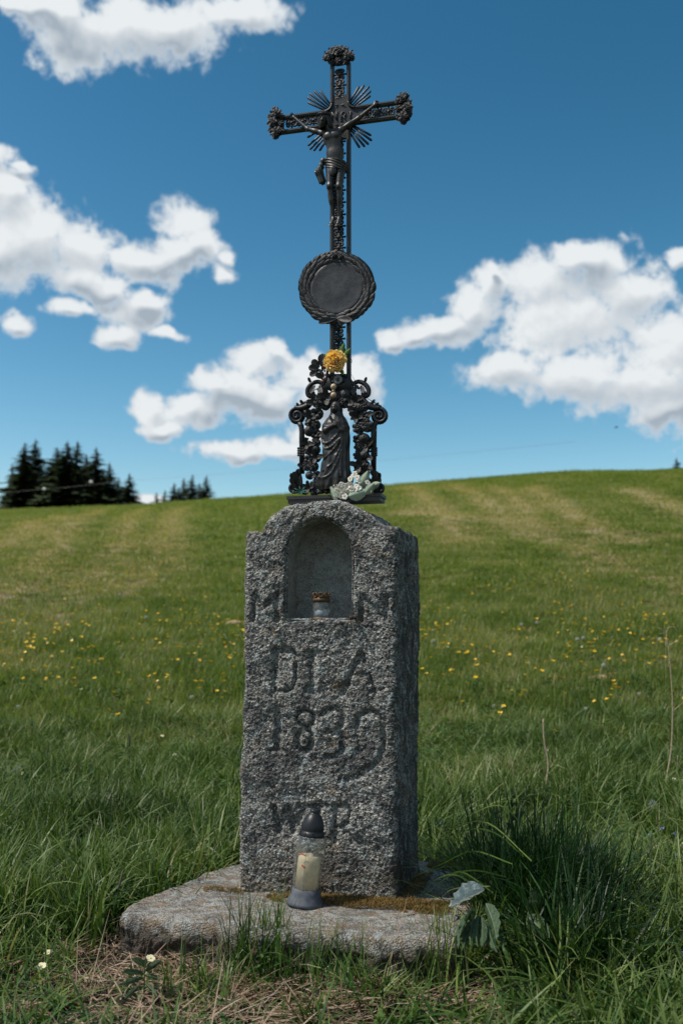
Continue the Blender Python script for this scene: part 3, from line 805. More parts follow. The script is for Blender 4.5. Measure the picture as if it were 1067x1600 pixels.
# ------------------------------------------------------------------ the cast iron cross
def iron(name, base=(.0068, .0080, .0100), wear=(.060, .054, .046), rough=.46, amt=.45):
    m, k, b = material(name)
    P = k.n('ShaderNodeTexCoord').outputs['Object']
    n = k.noise(P, 60.0, 5, .65); n2 = k.noise(P, 300.0, 3, .6)
    pt = k.n('ShaderNodeNewGeometry').outputs['Pointiness']
    w = k.math('MULTIPLY', k.ss(k.math('ADD', pt, k.math('MULTIPLY_ADD', n, .25, -.125)), .50, .62), amt)
    c = k.mix(k.ss(n, .35, .7), base, tuple(q * 2.1 for q in base))
    c = k.mix(k.ss(k.noise(P, 28.0, 5, .7), .54, .70, 0, .4), c, (.034, .025, .019))
    c = k.mix(w, c, wear)
    k.put(b.inputs['Base Color'], c); k.put(b.inputs['Roughness'], k.math('MULTIPLY_ADD', n2, .30, rough - .15)); b.inputs['Specular IOR Level'].default_value = .38
    k.put(b.inputs['Normal'], k.bump(k.math('ADD', n, k.math('MULTIPLY', n2, .4)), .5, .0015))
    return m
M_IRON = iron('painted_iron'); M_FIG = iron('bronze_figure', (.013, .0130, .013), (.11, .095, .075), .40, .65)
YC = .165                                                    # the plane of the cross: middle of the pillar
def Q(px, py, dy=0.0):
    p = loc_at(px, py, YC); return Vector((p.x, YC + dy, p.z))
PXM = (Q(620, 190) - Q(440, 200)).length / math.hypot(180, 10)  # metres per pixel at the cross
BASE = Q(527, 784)
cross = thing('iron_cross', 'ornate black cast iron crucifix with wreath medallion and open arch on top of the pillar', 'crucifix', BASE)
def qv(l, dy=0.0): return [tuple(Q(x, y, dy) - BASE) for x, y in l]
def prt(name, mb, parent, mat=M_IRON, smooth=True):
    return ob(name, mb.me(name, mat, smooth) if isinstance(mb, MB) else mb, parent)


def extrude(mb, poly, y0, y1, bevel=.0012):
    """poly: (n,2) x,z outline; front at y0 with a small bevel"""
    P = np.asarray(poly, float); n = len(P); c = P.mean(0)
    d = np.roll(P, -1, 0) - np.roll(P, 1, 0); nn = np.stack([d[:, 1], -d[:, 0]], 1); nn /= np.linalg.norm(nn, axis=1)[:, None] + 1e-9
    area = (P[:, 0] * np.roll(P[:, 1], -1) - np.roll(P[:, 0], -1) * P[:, 1]).sum()
    if area < 0: nn = -nn
    lv = [(P - nn * bevel, y0), (P, y0 + bevel), (P, y1)]
    V = np.concatenate([np.c_[q[:, 0], np.full(n, y), q[:, 1]] for q, y in lv]); i = np.arange(n); j = (i + 1) % n
    F = [np.stack([a_ * n + i, a_ * n + j, (a_ + 1) * n + j, (a_ + 1) * n + i], 1) for a_ in (0, 1)]
    mb.add(V, np.concatenate(F)); b = mb.n - len(V)
    mb.F.setdefault(n, []).append((np.arange(n)[None, ::-1]) + b); mb.F[n].append(np.arange(n)[None] + 2 * n + b)


# --- signed distance sculpting
def rcone(P, a, b, ra, rb):
    a = np.array(a); b = np.array(b); ab = b - a; t = np.clip(((P - a) @ ab) / (ab @ ab), 0, 1)
    return np.linalg.norm(P - a - t[:, None] * ab, axis=1) - (ra + (rb - ra) * t)
def ellip(P, c, r, rot=None):
    q = P - np.array(c)
    if rot is not None: q = q @ np.array(Euler(rot).to_matrix())
    r = np.array(r); k0 = np.linalg.norm(q / r, axis=1); k1 = np.linalg.norm(q / r ** 2, axis=1)
    return k0 * (k0 - 1) / np.maximum(k1, 1e-9)
def smin(a, b, k):
    h = np.clip(.5 + .5 * (b - a) / k, 0, 1); return b + (a - b) * h - k * h * (1 - h)


def surface(name, fn, lo, hi, step, mat):
    """naive surface nets of fn on a grid"""
    lo = np.array(lo); hi = np.array(hi); n = np.ceil((hi - lo) / step).astype(int) + 1
    ax = [lo[i] + np.arange(n[i]) * step for i in range(3)]
    G = np.stack(np.meshgrid(*ax, indexing='ij'), -1); D = fn(G.reshape(-1, 3)).reshape(n)
    S = D < 0
    c = np.zeros((n[0] - 1, n[1] - 1, n[2] - 1, 3)); cnt = np.zeros(c.shape[:3])
    cr = [(0, 0, 0), (1, 0, 0), (0, 1, 0), (1, 1, 0), (0, 0, 1), (1, 0, 1), (0, 1, 1), (1, 1, 1)]
    sub = lambda A, o: A[o[0]:A.shape[0] - 1 + o[0], o[1]:A.shape[1] - 1 + o[1], o[2]:A.shape[2] - 1 + o[2]]
    for i, a in enumerate(cr):
        for b in cr[i + 1:]:
            if sum(abs(p - q) for p, q in zip(a, b)) != 1: continue
            da, db = sub(D, a), sub(D, b); m = (da < 0) != (db < 0)
            t = np.where(m, da / np.where(m, da - db, 1), 0)
            for x in range(3): c[..., x] += np.where(m, a[x] + t * (b[x] - a[x]), 0)
            cnt += m
    act = cnt > 0; idx = np.full(act.shape, -1); idx[act] = np.arange(act.sum())
    I = np.argwhere(act); V = lo + (I + c[act] / cnt[act][:, None]) * step
    F = []
    for x in range(3):
        y, z = (x + 1) % 3, (x + 2) % 3
        sl_a = [slice(1, -1)] * 3; sl_a[x] = slice(0, n[x] - 1); sl_b = list(sl_a); sl_b[x] = slice(1, n[x])
        m = S[tuple(sl_a)] != S[tuple(sl_b)]; e = np.argwhere(m); inside = S[tuple(sl_a)][m]
        p = e.copy(); p[:, y] += 1; p[:, z] += 1            # edge start on the grid
        q = []
        for dy, dz in ((-1, -1), (0, -1), (0, 0), (-1, 0)):
            r = p.copy(); r[:, y] += dy; r[:, z] += dz; q.append(idx[r[:, 0], r[:, 1], r[:, 2]])
        q = np.stack(q, 1); q[~inside] = q[~inside][:, ::-1]; F.append(q)
    return mesh(name, V, [np.concatenate(F)], mat)


# --- small shared shapes
def leaf_me(name, mat, w=.42, curl=.35, fold=.25, thick=.07, n=7, serr=0.0, rnd_tip=False):
    """leaf of length 1 along +Z, its face towards -Y"""
    t = np.linspace(0, 1, n); wd = w * np.sin(np.pi * np.clip(t, 0.02, .985) ** .8) ** .8 / 2 * (1 + serr * np.where(np.arange(n) % 2, 1, -1))
    if rnd_tip: wd = w / 2 * np.array([.35, .62, .85, 1.0, 1.05, .98, .78, .30]); n = 8; t = np.linspace(0, 1, 8)
    s = np.array([-1, -.5, 0, .5, 1]); V = []
    for side in (1, -1):
        for i in range(n):
            yb = -curl * t[i] ** 2 * .6 - math.sin(t[i] * 3.1) * .10
            for q in s: V.append([q * wd[i], yb + fold * abs(q) * wd[i] * 2 - (thick * (1 - q * q) * .5 if side == 1 else -thick * (1 - q * q) * .2), t[i]])
    F = grid_faces(n, 5); G = grid_faces(n, 5)[:, ::-1] + n * 5
    rim = []
    for i in range(n - 1):
        for col, fl in ((0, 0), (4, 1)):
            f = [i * 5 + col, (i + 1) * 5 + col, n * 5 + (i + 1) * 5 + col, n * 5 + i * 5 + col]; rim.append(f[::-1] if fl else f)
    return mesh(name, V, [np.concatenate([F, G, np.array(rim)])], mat, True, {'rnd': np.full(len(V), .5), 'tt': np.array([v[2] for v in V])})


def rose_me(name, mat):
    """rose of radius 1 looking towards -Y"""
    mb = MB(); mb.ell((0, .1, 0), (.8, .5, .8), nu=12, nv=7)
    for ring, (nP, R0, sz, til) in enumerate(((6, .62, .52, .25), (5, .38, .42, .7), (3, .16, .30, 1.1))):
        for i in range(nP):
            a = i * 2 * math.pi / nP + ring * .5
            u = np.linspace(-1, 1, 6); v = np.linspace(0, 1, 4); V = []
            for vv_ in v:
                for uu_ in u:
                    an = a + uu_ * 2.1 / nP * 1.25
                    rr_ = R0 * .7 + sz * vv_ * (1 - .25 * uu_ * uu_)
                    V.append([math.cos(an) * rr_, -.20 - ring * .20 - .26 * math.sin(vv_ * 2.2) * (1 - .3 * uu_ * uu_), math.sin(an) * rr_])
            mb.add(V, grid_faces(4, 6)); mb.add(np.array(V) + [0, .07, 0], grid_faces(4, 6)[:, ::-1])
    mb.ell((0, -.72, 0), .16, nu=8, nv=5)
    return mb.me(name, mat)


def fruit_me(name, mat):
    mb = MB(); mb.ell((0, 0, 0), (1, .8, .95), nu=14, nv=9); mb.ell((0, -.78, .05), (.16, .12, .16), nu=8, nv=5)
    for i in range(5):
        a = i * 1.2566; mb.tube([(0, -.80, 0), (.25 * math.cos(a), -.80, .25 * math.sin(a)), (.42 * math.cos(a), -.70, .42 * math.sin(a))], [.05, .06, .02], 5)
    return mb.me(name, mat)


LEAF = leaf_me('leaf', M_IRON); LEAFW = leaf_me('leaf', M_IRON, .55, .75, -.35, .16, 8, .0, True); ROSE = rose_me('rose', M_IRON); FRUIT = fruit_me('fruit', M_IRON)


def put(name, me, parent, px, py, size_px, ang=0.0, dy=0.0, tilt=0.0, sq=1.0):
    """a shared shape on the cross plane; ang turns it in the plane (0 = up, + = clockwise seen from the camera)"""
    p = Q(px, py, dy) - BASE
    s = size_px * PXM
    M = Matrix.Translation(p) @ Matrix.Rotation(ang, 4, 'Y') @ Matrix.Rotation(tilt, 4, 'X') @ Matrix.Diagonal((s * sq, s, s, 1))
    return ob(name, me, parent, mw=M)


# --- bars: two rails each, with a thin raised lip
AY0, AY1 = -.007, .007
ax_c = Q(532, 184); xc = (ax_c - BASE).x
zt = (Q(531, 100) - BASE).z; zb = (Q(529, 600) - BASE).z
HW = 15.6 * PXM; RW = 5.6 * PXM
zr, zl = (Q(622, 173) - BASE).z, (Q(442, 194) - BASE).z
za = (zr + zl) / 2; xl_, xr_ = (Q(440, 195) - BASE).x, (Q(622, 172) - BASE).x
HA = 14.2 * PXM
def rail(mb, p, q, w, y0=AY0, y1=AY1):
    (x0, z0), (x1, z1) = p, q; d = np.array([x1 - x0, z1 - z0]); d /= np.linalg.norm(d); nrm = np.array([-d[1], d[0]]) * w / 2
    extrude(mb, [(x0 + nrm[0], z0 + nrm[1]), (x1 + nrm[0], z1 + nrm[1]), (x1 - nrm[0], z1 - nrm[1]), (x0 - nrm[0], z0 - nrm[1])], y0, y1)
def bars(name, segs):
    mb = MB()
    for p, q, w in segs:
        rail(mb, p, q, w); rail(mb, p, q, w * .34, AY0 - .0022, AY0 + .001)
    return prt(name, mb, cross, smooth=False)
off = HW - RW / 2; offa = HA - RW / 2; cx0 = 26 * PXM; cz0 = 30 * PXM
bars('upper_arm', [((xc + s * off, za + cz0 * .8), (xc + s * off, zt), RW) for s in (-1, 1)])
bars('side_arm', [((xl_, za + s * offa), (xc - cx0 * .8, za + s * offa), RW) for s in (-1, 1)])
bars('side_arm', [((xr_, za + s * offa), (xc + cx0 * .8, za + s * offa), RW) for s in (-1, 1)])
bars('shaft', [((xc + s * off - .0005 * s, zb), (xc + s * off, za - cz0 * .8), RW * 1.05) for s in (-1, 1)])
# crossing plaque with hollow corners
pl = []
rc = 11 * PXM
for sx, sz in ((1, 1), (-1, 1), (-1, -1), (1, -1)):
    arc = []
    for t in np.linspace(0, math.pi / 2, 7):
        arc.append((xc + sx * (HW + rc - rc * math.cos(t)), za + sz * (HA + rc - rc * math.sin(t))))
    arc = [(xc + sx * HW, za + sz * (HA + rc * 1.9))] + arc[0:] + [(xc + sx * (HW + rc * 1.9), za + sz * HA)]
    if sx * sz > 0: arc = arc[::-1]
    pl += arc
mb = MB(); extrude(mb, pl, -.0045, .006); plaque = prt('plaque', mb, cross, smooth=False)
for sx, sz in ((1, 1), (-1, 1), (-1, -1), (1, -1)):
    mb = MB(); mb.tube([(xc + sx * (HW - RW / 2 + rc - rc * math.cos(t)), -.006, za + sz * (HA - RW / 2 + rc - rc * math.sin(t))) for t in np.linspace(0, math.pi / 2, 8)], 2.2 * PXM, 6)
    prt('corner_moulding', mb, cross)
# letters
lw = 1.7 * PXM; lh = 6.6 * PXM
def letter(ch, px):
    x0 = (Q(px, 183) - BASE).x; z0 = (Q(px, 183) - BASE).z; mb = MB(); y = -.0062
    def st(a, b_, w=lw): mb.tube([(x0 + a[0] * lh, y, z0 + a[1] * lh), (x0 + b_[0] * lh, y, z0 + b_[1] * lh)], w / 2, 5)
    if ch == 'I': st((0, -1), (0, 1)); st((-.35, 1), (.35, 1), lw * .7); st((-.35, -1), (.35, -1), lw * .7)
    if ch == 'N': st((-.55, -1), (-.55, 1)); st((-.55, 1), (.55, -1)); st((.55, -1), (.55, 1)); st((-.8, 1), (-.4, 1), lw * .7); st((.35, 1), (.8, 1), lw * .7)
    if ch == 'R':
        st((-.45, -1), (-.45, 1)); mb.tube([(x0 + lh * a, y, z0 + lh * b_) for a, b_ in catmull([(-.45, 1), (.3, .95), (.5, .5), (.2, .05), (-.45, 0)], 4)[:, :2]], lw / 2, 5); st((0, 0), (.6, -1)); st((-.75, -1), (-.2, -1), lw * .7)
    prt('letter', mb, plaque, M_FIG)
for ch, px in (('I', 511), ('N', 523), ('R', 537), ('I', 548)): letter(ch, px)
for py in (165.5, 196):
    for d_ in (-1, 1): put('ornament_leaf', LEAF, plaque, 531 + 1.5 * d_, py, 7, d_ * math.pi / 2, -.005, 0)
# rays
for tips in (((480, 152), (481, 160), (484, 146), (491, 142), (500, 142)), ((480, 215), (481, 228), (484, 234), (490, 236), (499, 236)),
             ((580, 212), (581, 220), (576, 226), (570, 229.5), (562, 231)), ((561, 135), (569, 133), (577, 135), (579.5, 142), (579, 149.5))):
    for tx_, ty_ in tips:
        mb = MB(); a = Q(532, 184) - BASE; b_ = Q(tx_, ty_) - BASE; d = b_ - a
        s = a + d * .36
        mb.tube([(s.x, .001, s.z), ((s.x + b_.x) / 2, 0, (s.z + b_.z) / 2), (b_.x - d.x * .03, 0, b_.z - d.z * .03), (b_.x, 0, b_.z)], np.array([1.2, 1.7, 2.0, 1.0]) * PXM, 6, flat=.8)
        prt('ray', mb, cross)
# open tracery between the rails
def tracery_me():
    mb = MB(); r = .085
    mb.tube([(0, 0, -1), (0, 0, 1)], .17, 6)
    mb.tube([(-1.05, 0, .02), (1.05, 0, .02)], .17, 6)
    for s in (-1, 1):
        for z in (-1, 1):
            mb.tube(catmull([(0, 0, z * .95), (s * .45, -.05, z * .85), (s * .62, -.1, z * .55), (s * .40, -.1, z * .32), (s * .2, -.1, z * .5)], 5), [.19] * 20 + [.24], 6)
        mb.ell((s * .5, -.08, .02), (.16, .2, .24), nu=8, nv=6)
    mb.ell((0, -.12, .02), (.34, .3, .34), nu=10, nv=6)
    for a in range(6): mb.ell((.28 * math.cos(a * 1.047), -.14, .02 + .28 * math.sin(a * 1.047)), (.13, .12, .13), nu=6, nv=4)
    return mb.me('tracery', M_IRON)
TRC = tracery_me()
def tracery(px, py, rot=0.0, s=10.5, sq=1.0): put('tracery', TRC, cross, px, py, s, rot, 0, 0, sq)
for py in (117, 134, 150): tracery(531, py, 0, 9, 1.1)
for px, py in ((456, 192.5), (473, 190.5), (490, 188.5), (574, 179), (590, 177), (607, 175)): tracery(px, py, math.pi / 2, 8.8, 1.05)
for py in (222, 241, 260, 279, 298, 317, 336, 354, 371, 388): tracery(529.5, py, 0, 9.6, 1.05)
for py in (512, 530, 548): tracery(528.5, py, 0, 9.4, 1.1)
# flower ends
def cluster(cx, cy, rx, ry, spots, leaves):
    mb = MB(); c = Q(cx, cy) - BASE; mb.ell((c.x, 0, c.z), (rx * .80 * PXM, .011, ry * .80 * PXM), nu=20, nv=12)
    body = prt('flower_cluster', mb, cross)
    for i, (dx, dy_, r) in enumerate(spots): put('rose', ROSE, body, cx + dx, cy + dy_, r, i * .7, -.010 - .003 * (r > 7))
    for dx, dy_, l, a in leaves: put('leaf', LEAFW, body, cx + dx, cy + dy_, l, R(a), -.007, -.15)
def rimleaves(rx, ry, n, l):
    o = []
    for i in range(n):
        a = i * 2 * math.pi / n + .2; o.append((math.sin(a) * (rx - l * .80), -math.cos(a) * (ry - l * .80), l * .72, math.degrees(a)))
    return o
cluster(531, 90, 26, 17, [(0, -6, 9), (-14, 1, 8.5), (14, 1, 8.5), (-1, 9, 6.5), (-21, 4, 5.5), (20, 4, 5.5), (-9, -9, 5.5), (10, -9, 5.5), (-10, 10, 5), (10, 10, 5)], rimleaves(26, 17, 14, 9))
cluster(433, 195, 15, 26, [(-5, 0, 8.5), (1, -14, 8), (1, 14, 8.5), (8, 1, 6), (-2, -21, 5), (-1, 21, 5.5), (-9, -10, 5), (9, -11, 5), (9, 12, 5), (-8, 11, 5)], rimleaves(15, 26, 14, 9))
cluster(631, 172, 16, 26, [(6, 0, 8.5), (-2, -14, 8), (0, 14, 8.5), (-8, 1, 6), (3, -21, 5), (1, 21, 5.5), (-9, -11, 5), (8, -10, 5), (9, 11, 5), (-8, 12, 5)], rimleaves(16, 26, 14, 9))

# --- the crucified figure
def fig(px, py, dy): p = Q(px, py, dy) - BASE; return np.array(p)
u_ = PXM
sh_l, sh_r = fig(508, 215, -.028), fig(536, 210, -.028)
el_l, el_r = fig(484, 207, -.022), fig(563, 190, -.022)
ha_l, ha_r = fig(462, 187, -.014), fig(586, 168, -.014)
chest, belly, hip = fig(523, 222, -.028), fig(527, 246, -.028), fig(528, 264, -.026)
hd = fig(512, 196, -.040)
kn_l, kn_r = fig(520.5, 300, -.040), fig(534.5, 300, -.038)
an_l, an_r = fig(523.5, 346, -.020), fig(532.5, 346, -.020)
hp_l, hp_r = fig(520, 268, -.027), fig(536, 268, -.027)
def body_fn(P):
    d = ellip(P, chest, (14.8 * u_, 8.5 * u_, 15 * u_), (0, .10, 0))
    d = smin(d, ellip(P, belly, (13.6 * u_, 7.2 * u_, 18 * u_)), 7 * u_)
    d = smin(d, ellip(P, hip, (13.5 * u_, 8 * u_, 9 * u_)), 5 * u_)
    d = smin(d, ellip(P, chest + [-5.5 * u_, -6.5 * u_, 1 * u_], (6.2 * u_, 2.6 * u_, 5 * u_)), 3 * u_)
    d = smin(d, ellip(P, chest + [6 * u_, -6.5 * u_, 2 * u_], (6.2 * u_, 2.6 * u_, 5 * u_)), 3 * u_)
    for a, e, h, sgn in ((sh_l, el_l, ha_l, -1), (sh_r, el_r, ha_r, 1)):
        d = smin(d, ellip(P, a, (5 * u_, 5 * u_, 5 * u_)), 4 * u_)
        d = smin(d, rcone(P, a, e, 4.4 * u_, 3.3 * u_), 2.5 * u_)
        d = smin(d, ellip(P, a * .55 + e * .45, (6.5 * u_, 3.9 * u_, 4.0 * u_), (0, -math.atan2(e[2] - a[2], e[0] - a[0]), 0)), 2 * u_)
        d = smin(d, rcone(P, e, h, 3.3 * u_, 2.0 * u_), 2 * u_)
        w = (h - e) / np.linalg.norm(h - e); side = np.array([-w[2], 0, w[0]])
        d = smin(d, ellip(P, h + w * 2.5 * u_, (3.2 * u_, 1.8 * u_, 3.2 * u_)), 1.5 * u_)
        for k_, l_ in ((-1.4, 5), (-.45, 6.2), (.5, 6), (1.4, 4.6)):
            b0 = h + w * 3 * u_ + side * k_ * 1.7 * u_; m_ = b0 + w * l_ * .6 * u_ + [0, -1.5 * u_, 0]; b1 = m_ + w * l_ * .3 * u_ + [0, -2 * u_, 0] - side * .3 * u_
            d = smin(d, rcone(P, b0, m_, .85 * u_, .8 * u_), .4 * u_); d = smin(d, rcone(P, m_, b1, .8 * u_, .65 * u_), .3 * u_)
        th = h + w * 1.5 * u_ + side * 2.3 * u_ * (1 if sgn < 0 else 1)
        d = smin(d, rcone(P, th, th + side * 1.6 * u_ + w * 3 * u_ + [0, -1 * u_, 0], .95 * u_, .8 * u_), .5 * u_)
    for hp_, kn, an, foot in ((hp_l, kn_l, an_l, fig(521.5, 357, -.034)), (hp_r, kn_r, an_r, fig(532, 357, -.034))):
        d = smin(d, rcone(P, hp_, kn, 7.6 * u_, 4.9 * u_), 3 * u_)
        d = smin(d, ellip(P, kn + [0, -1.5 * u_, 0], (4.6 * u_, 4 * u_, 5 * u_)), 2 * u_)
        d = smin(d, rcone(P, kn, an, 4.6 * u_, 2.5 * u_), 2 * u_)
        d = smin(d, ellip(P, kn * .68 + an * .32 + [0, 2 * u_, 0], (4.6 * u_, 4.8 * u_, 11 * u_)), 3 * u_)
        d = smin(d, ellip(P, an, (2.9 * u_, 3 * u_, 3 * u_)), 1.5 * u_)
        d = smin(d, rcone(P, an + [0, -1 * u_, -1 * u_], foot, 3.0 * u_, 3.1 * u_), 2 * u_)
        for k_ in range(5): d = smin(d, rcone(P, foot + [(k_ - 2) * 1.3 * u_, -1 * u_, -1 * u_], foot + [(k_ - 2) * 1.45 * u_, -2.5 * u_, -3.6 * u_ + abs(k_ - 1) * .3 * u_], .9 * u_, .75 * u_), .5 * u_)
    # neck and head
    d = smin(d, rcone(P, chest + [-3 * u_, 0, 10 * u_], hd + [2 * u_, 3 * u_, -4 * u_], 5 * u_, 4.4 * u_), 3 * u_)
    rt = (.35, .28, 0)
    h = ellip(P, hd, (8.2 * u_, 9.5 * u_, 11 * u_), rt)
    RM = np.array(Euler(rt).to_matrix()); f = lambda x, y, z: hd + RM @ (np.array([x, y, z]) * u_)
    h = smin(h, ellip(P, f(0, -4.5, -6.5), (4.8 * u_, 5 * u_, 6 * u_), rt), 2 * u_)                  # jaw and beard
    h = smin(h, rcone(P, f(0, -9.2, 1.5), f(0, -11, -2.2), .9 * u_, 1.4 * u_), .9 * u_)              # nose
    h = smin(h, rcone(P, f(-4.2, -8.0, 2.6), f(4.2, -8.0, 2.6), 1.0 * u_, 1.0 * u_), .9 * u_)        # brow
    for s in (-1, 1):
        h = np.maximum(h, -ellip(P, f(s * 2.8, -9.4, .6), (1.9 * u_, 1.5 * u_, 1.2 * u_), rt))
        h = np.minimum(h, ellip(P, f(s * 2.8, -8.2, .6), (1.3 * u_, 1.1 * u_, .8 * u_), rt))
        h = smin(h, ellip(P, f(s * 7.8, -.5, -.5), (1.2 * u_, 2 * u_, 2.6 * u_), rt), .6 * u_)
    h = np.maximum(h, -rcone(P, f(-2, -9.9, -5.0), f(2, -9.9, -5.0), .5 * u_, .5 * u_))
    d = smin(d, h, 1.2 * u_)
    return d
lo = np.minimum(ha_l, an_l) + [-14 * u_, -.045, -22 * u_]; lo[1] = -.068
hi = np.array([ha_r[0] + 16 * u_, .006, ha_r[2] + 16 * u_])
figme = surface('crucified_figure', body_fn, lo, hi, .0017, M_FIG)
figo = prt('crucified_figure', figme, cross)
# hair falling to the shoulders, crown of thorns, loincloth with its knot
mb = MB()
for i in range(26):
    a = -2.6 + 5.2 * i / 25
    x0, y0 = math.sin(a) * 8.6, math.cos(a) * 7.5 + 1
    ln = 15 if abs(a) > .9 else 17
    p = [hd + np.array([x0 * .6, y0 * .6, 9]) * u_, hd + np.array([x0 * 1.02, y0 - (1 if abs(a) > 2.2 else 0), 3]) * u_, hd + np.array([x0 * 1.1 + .6 * math.sin(i * 2.1) + 1, y0, -5]) * u_, hd + np.array([x0 * 1.15 + 3, y0 * .9 + 1, -ln]) * u_]
    mb.tube(catmull(p, 4), np.interp(np.linspace(0, 1, 13), [0, .5, 1], [1.3, 1.7, .5]) * u_, 5)
prt('hair', mb, figo, M_FIG)
mb = MB(); tw = np.linspace(0, 2 * math.pi, 49)[:-1]
for ph in (0, 2.1, 4.2):
    mb.tube([tuple(hd + np.array([(9.3 + .9 * math.cos(7 * t + ph)) * math.cos(t), (9.6 + .9 * math.cos(7 * t + ph)) * math.sin(t) - 1.2, 5.6 + 1.1 * math.sin(7 * t + ph) + 1.4 * math.sin(t) - .6 * math.cos(t)]) * u_) for t in tw], .75 * u_, 5, closed=True)
for i in range(14):
    t = i * .449; p = hd + np.array([10 * math.cos(t), 10.3 * math.sin(t) - 1.2, 5.6 + 1.4 * math.sin(t)]) * u_
    mb.tube([p, p + np.array([math.cos(t) * 2.2, math.sin(t) * 2.2, 1.6 * math.sin(i * 2.3)]) * u_], [.5 * u_, .08 * u_], 4)
prt('crown_of_thorns', mb, figo, M_FIG)
def cloth_fn(P):
    c = fig(528.5, 265, -.026); q = P - c
    a = np.arctan2(q[:, 1], q[:, 0])
    d = (np.sqrt((q[:, 0] / (16 * u_)) ** 2 + (q[:, 1] / (10.8 * u_)) ** 2) - 1) * 10.8 * u_
    dg = q[:, 2] + q[:, 0] * .25
    d = d + .0011 * np.sin(dg * 700 + q[:, 0] * 160) - .0006
    d = np.maximum(d, np.abs(dg) - 7.5 * u_ + .001 * np.sin(q[:, 0] * 400)); 
    d = smin(d, ellip(P, fig(525, 277, -.044), (6 * u_, 3.4 * u_, 9 * u_), (0, .25, 0)), 3 * u_)
    kn = fig(509, 258, -.030); d = smin(d, ellip(P, kn, (4.5 * u_, 4 * u_, 4.5 * u_)), 2 * u_)
    d2 = rcone(P, kn, fig(502, 275, -.026), 3 * u_, 6 * u_); d2 = smin(d2, rcone(P, fig(502, 275, -.026), fig(507, 289, -.024), 5.8 * u_, 5.2 * u_), 3 * u_)
    d2 = d2 + .0012 * np.sin(P[:, 0] * 750 + P[:, 2] * 260)
    return smin(d, d2, 2 * u_)
cl_lo = fig(492, 298, -.064); cl_hi = fig(549, 250, .004)
prt('loincloth', surface('loincloth', cloth_fn, cl_lo, cl_hi, .0013, M_FIG), figo)

# --- medallion and wreath
mc = Q(527.5, 451) - BASE; MR = 40.5 * PXM
mb = MB(); mb.lathe([(0, -.0085), (.006, -.0086), (MR * .5, -.0078), (MR * .86, -.0062), (MR * .93, -.0075), (MR, -.0065), (MR * 1.04, -.002), (MR * 1.04, .004), (0, .004)], 64)
V = np.concatenate(mb.V); V = V[:, [0, 2, 1]]
mb.V = [V + [mc.x, -.004, mc.z]]; mb.F = {k_: [f[:, ::-1] for f in fs] for k_, fs in mb.F.items()}
m_pl = iron('medallion_iron', (.015, .017, .021), (.06, .06, .06), .52, .4)
med = prt('medallion', mb, cross, m_pl)
mb = MB(); mb.tube([(mc.x + 47.5 * PXM * math.cos(t), -.002, mc.z + 45.5 * PXM * math.sin(t)) for t in np.linspace(0, 2 * math.pi, 60, endpoint=False)], 9.0 * PXM, 10, closed=True, flat=.5)
wr = prt('wreath', mb, cross)
rl = random.Random(5)
for s in (-1, 1):
    for i in range(19):
        t = i / 18; th = -math.pi / 2 + s * (.10 + t * 2.86)
        for j, (ro, da) in enumerate(((45, -.10), (49.5, .06), (52.5, .26))):
            cxp, cyp = 527.5 + ro * math.cos(th) * 1.0, 451.5 - ro * .965 * math.sin(th)
            tang = math.atan2(-s * math.sin(th), s * math.cos(th))          # growth direction in x,z
            dirx, dirz = s * -math.sin(th), s * math.cos(th)
            ang = math.atan2(dirx, dirz) + s * (da + rl.uniform(-.12, .12)) * -1 * (-1)
            put('wreath_leaf', LEAF, wr, cxp - dirx * 6, cyp + dirz * 6, rl.uniform(15, 18), ang, -.0085 - .002 * (j == 1), -.10 + rl.uniform(-.06, .06), 1.55)
put('rosette', ROSE, wr, 523, 401, 5.5, 0, -.012); put('rosette', ROSE, wr, 534, 402, 5, 0, -.012)
for s in (-1, 1):
    put('ribbon_end', LEAFW, wr, 528 + s * 2, 500, 24, s * 1.9, -.008, 0, .7)
# --- flared foot of the shaft and the arch
mb = MB()
extrude(mb, [tuple(np.array(Q(x, y) - BASE)[[0, 2]]) for x, y in ((512, 585), (509, 596), (503, 606), (505, 613), (512, 609), (520, 613), (528, 616), (536, 613), (543, 609), (551, 613), (553, 605), (549, 594), (546, 585))], -.0085, .006)
mb.tube(qv(catmull([(513, 578), (510, 594), (503, 604), (496, 610)], 5)[:, :2], -.006), 2.0 * PXM, 6)
mb.tube(qv(catmull([(545, 578), (548, 594), (556, 603), (562, 608)], 5)[:, :2], -.006), 2.0 * PXM, 6)
for sx in (-1, 1): mb.tube(qv(catmull([(528.5 + sx * 15, 590), (528.5 + sx * 8, 586), (528.5 + sx * 4, 594), (528.5 + sx * 9, 598), (528.5 + sx * 11, 593)], 5)[:, :2], -.010), 1.5 * PXM, 6)
prt('shaft_foot', mb, cross)
def spiral(cx, cy, r0, turns, start, sgn=1, n=30, r1=.18):
    return [(cx + sgn * r0 * (1 - (1 - r1) * t) * math.cos(start + turns * 2 * math.pi * t), cy + r0 * (1 - (1 - r1) * t) * math.sin(start + turns * 2 * math.pi * t)) for t in np.linspace(0, 1, n)]
def mirror(l, s): return l if s < 0 else [(2 * 528.6 - x, y - .2) for x, y in l]
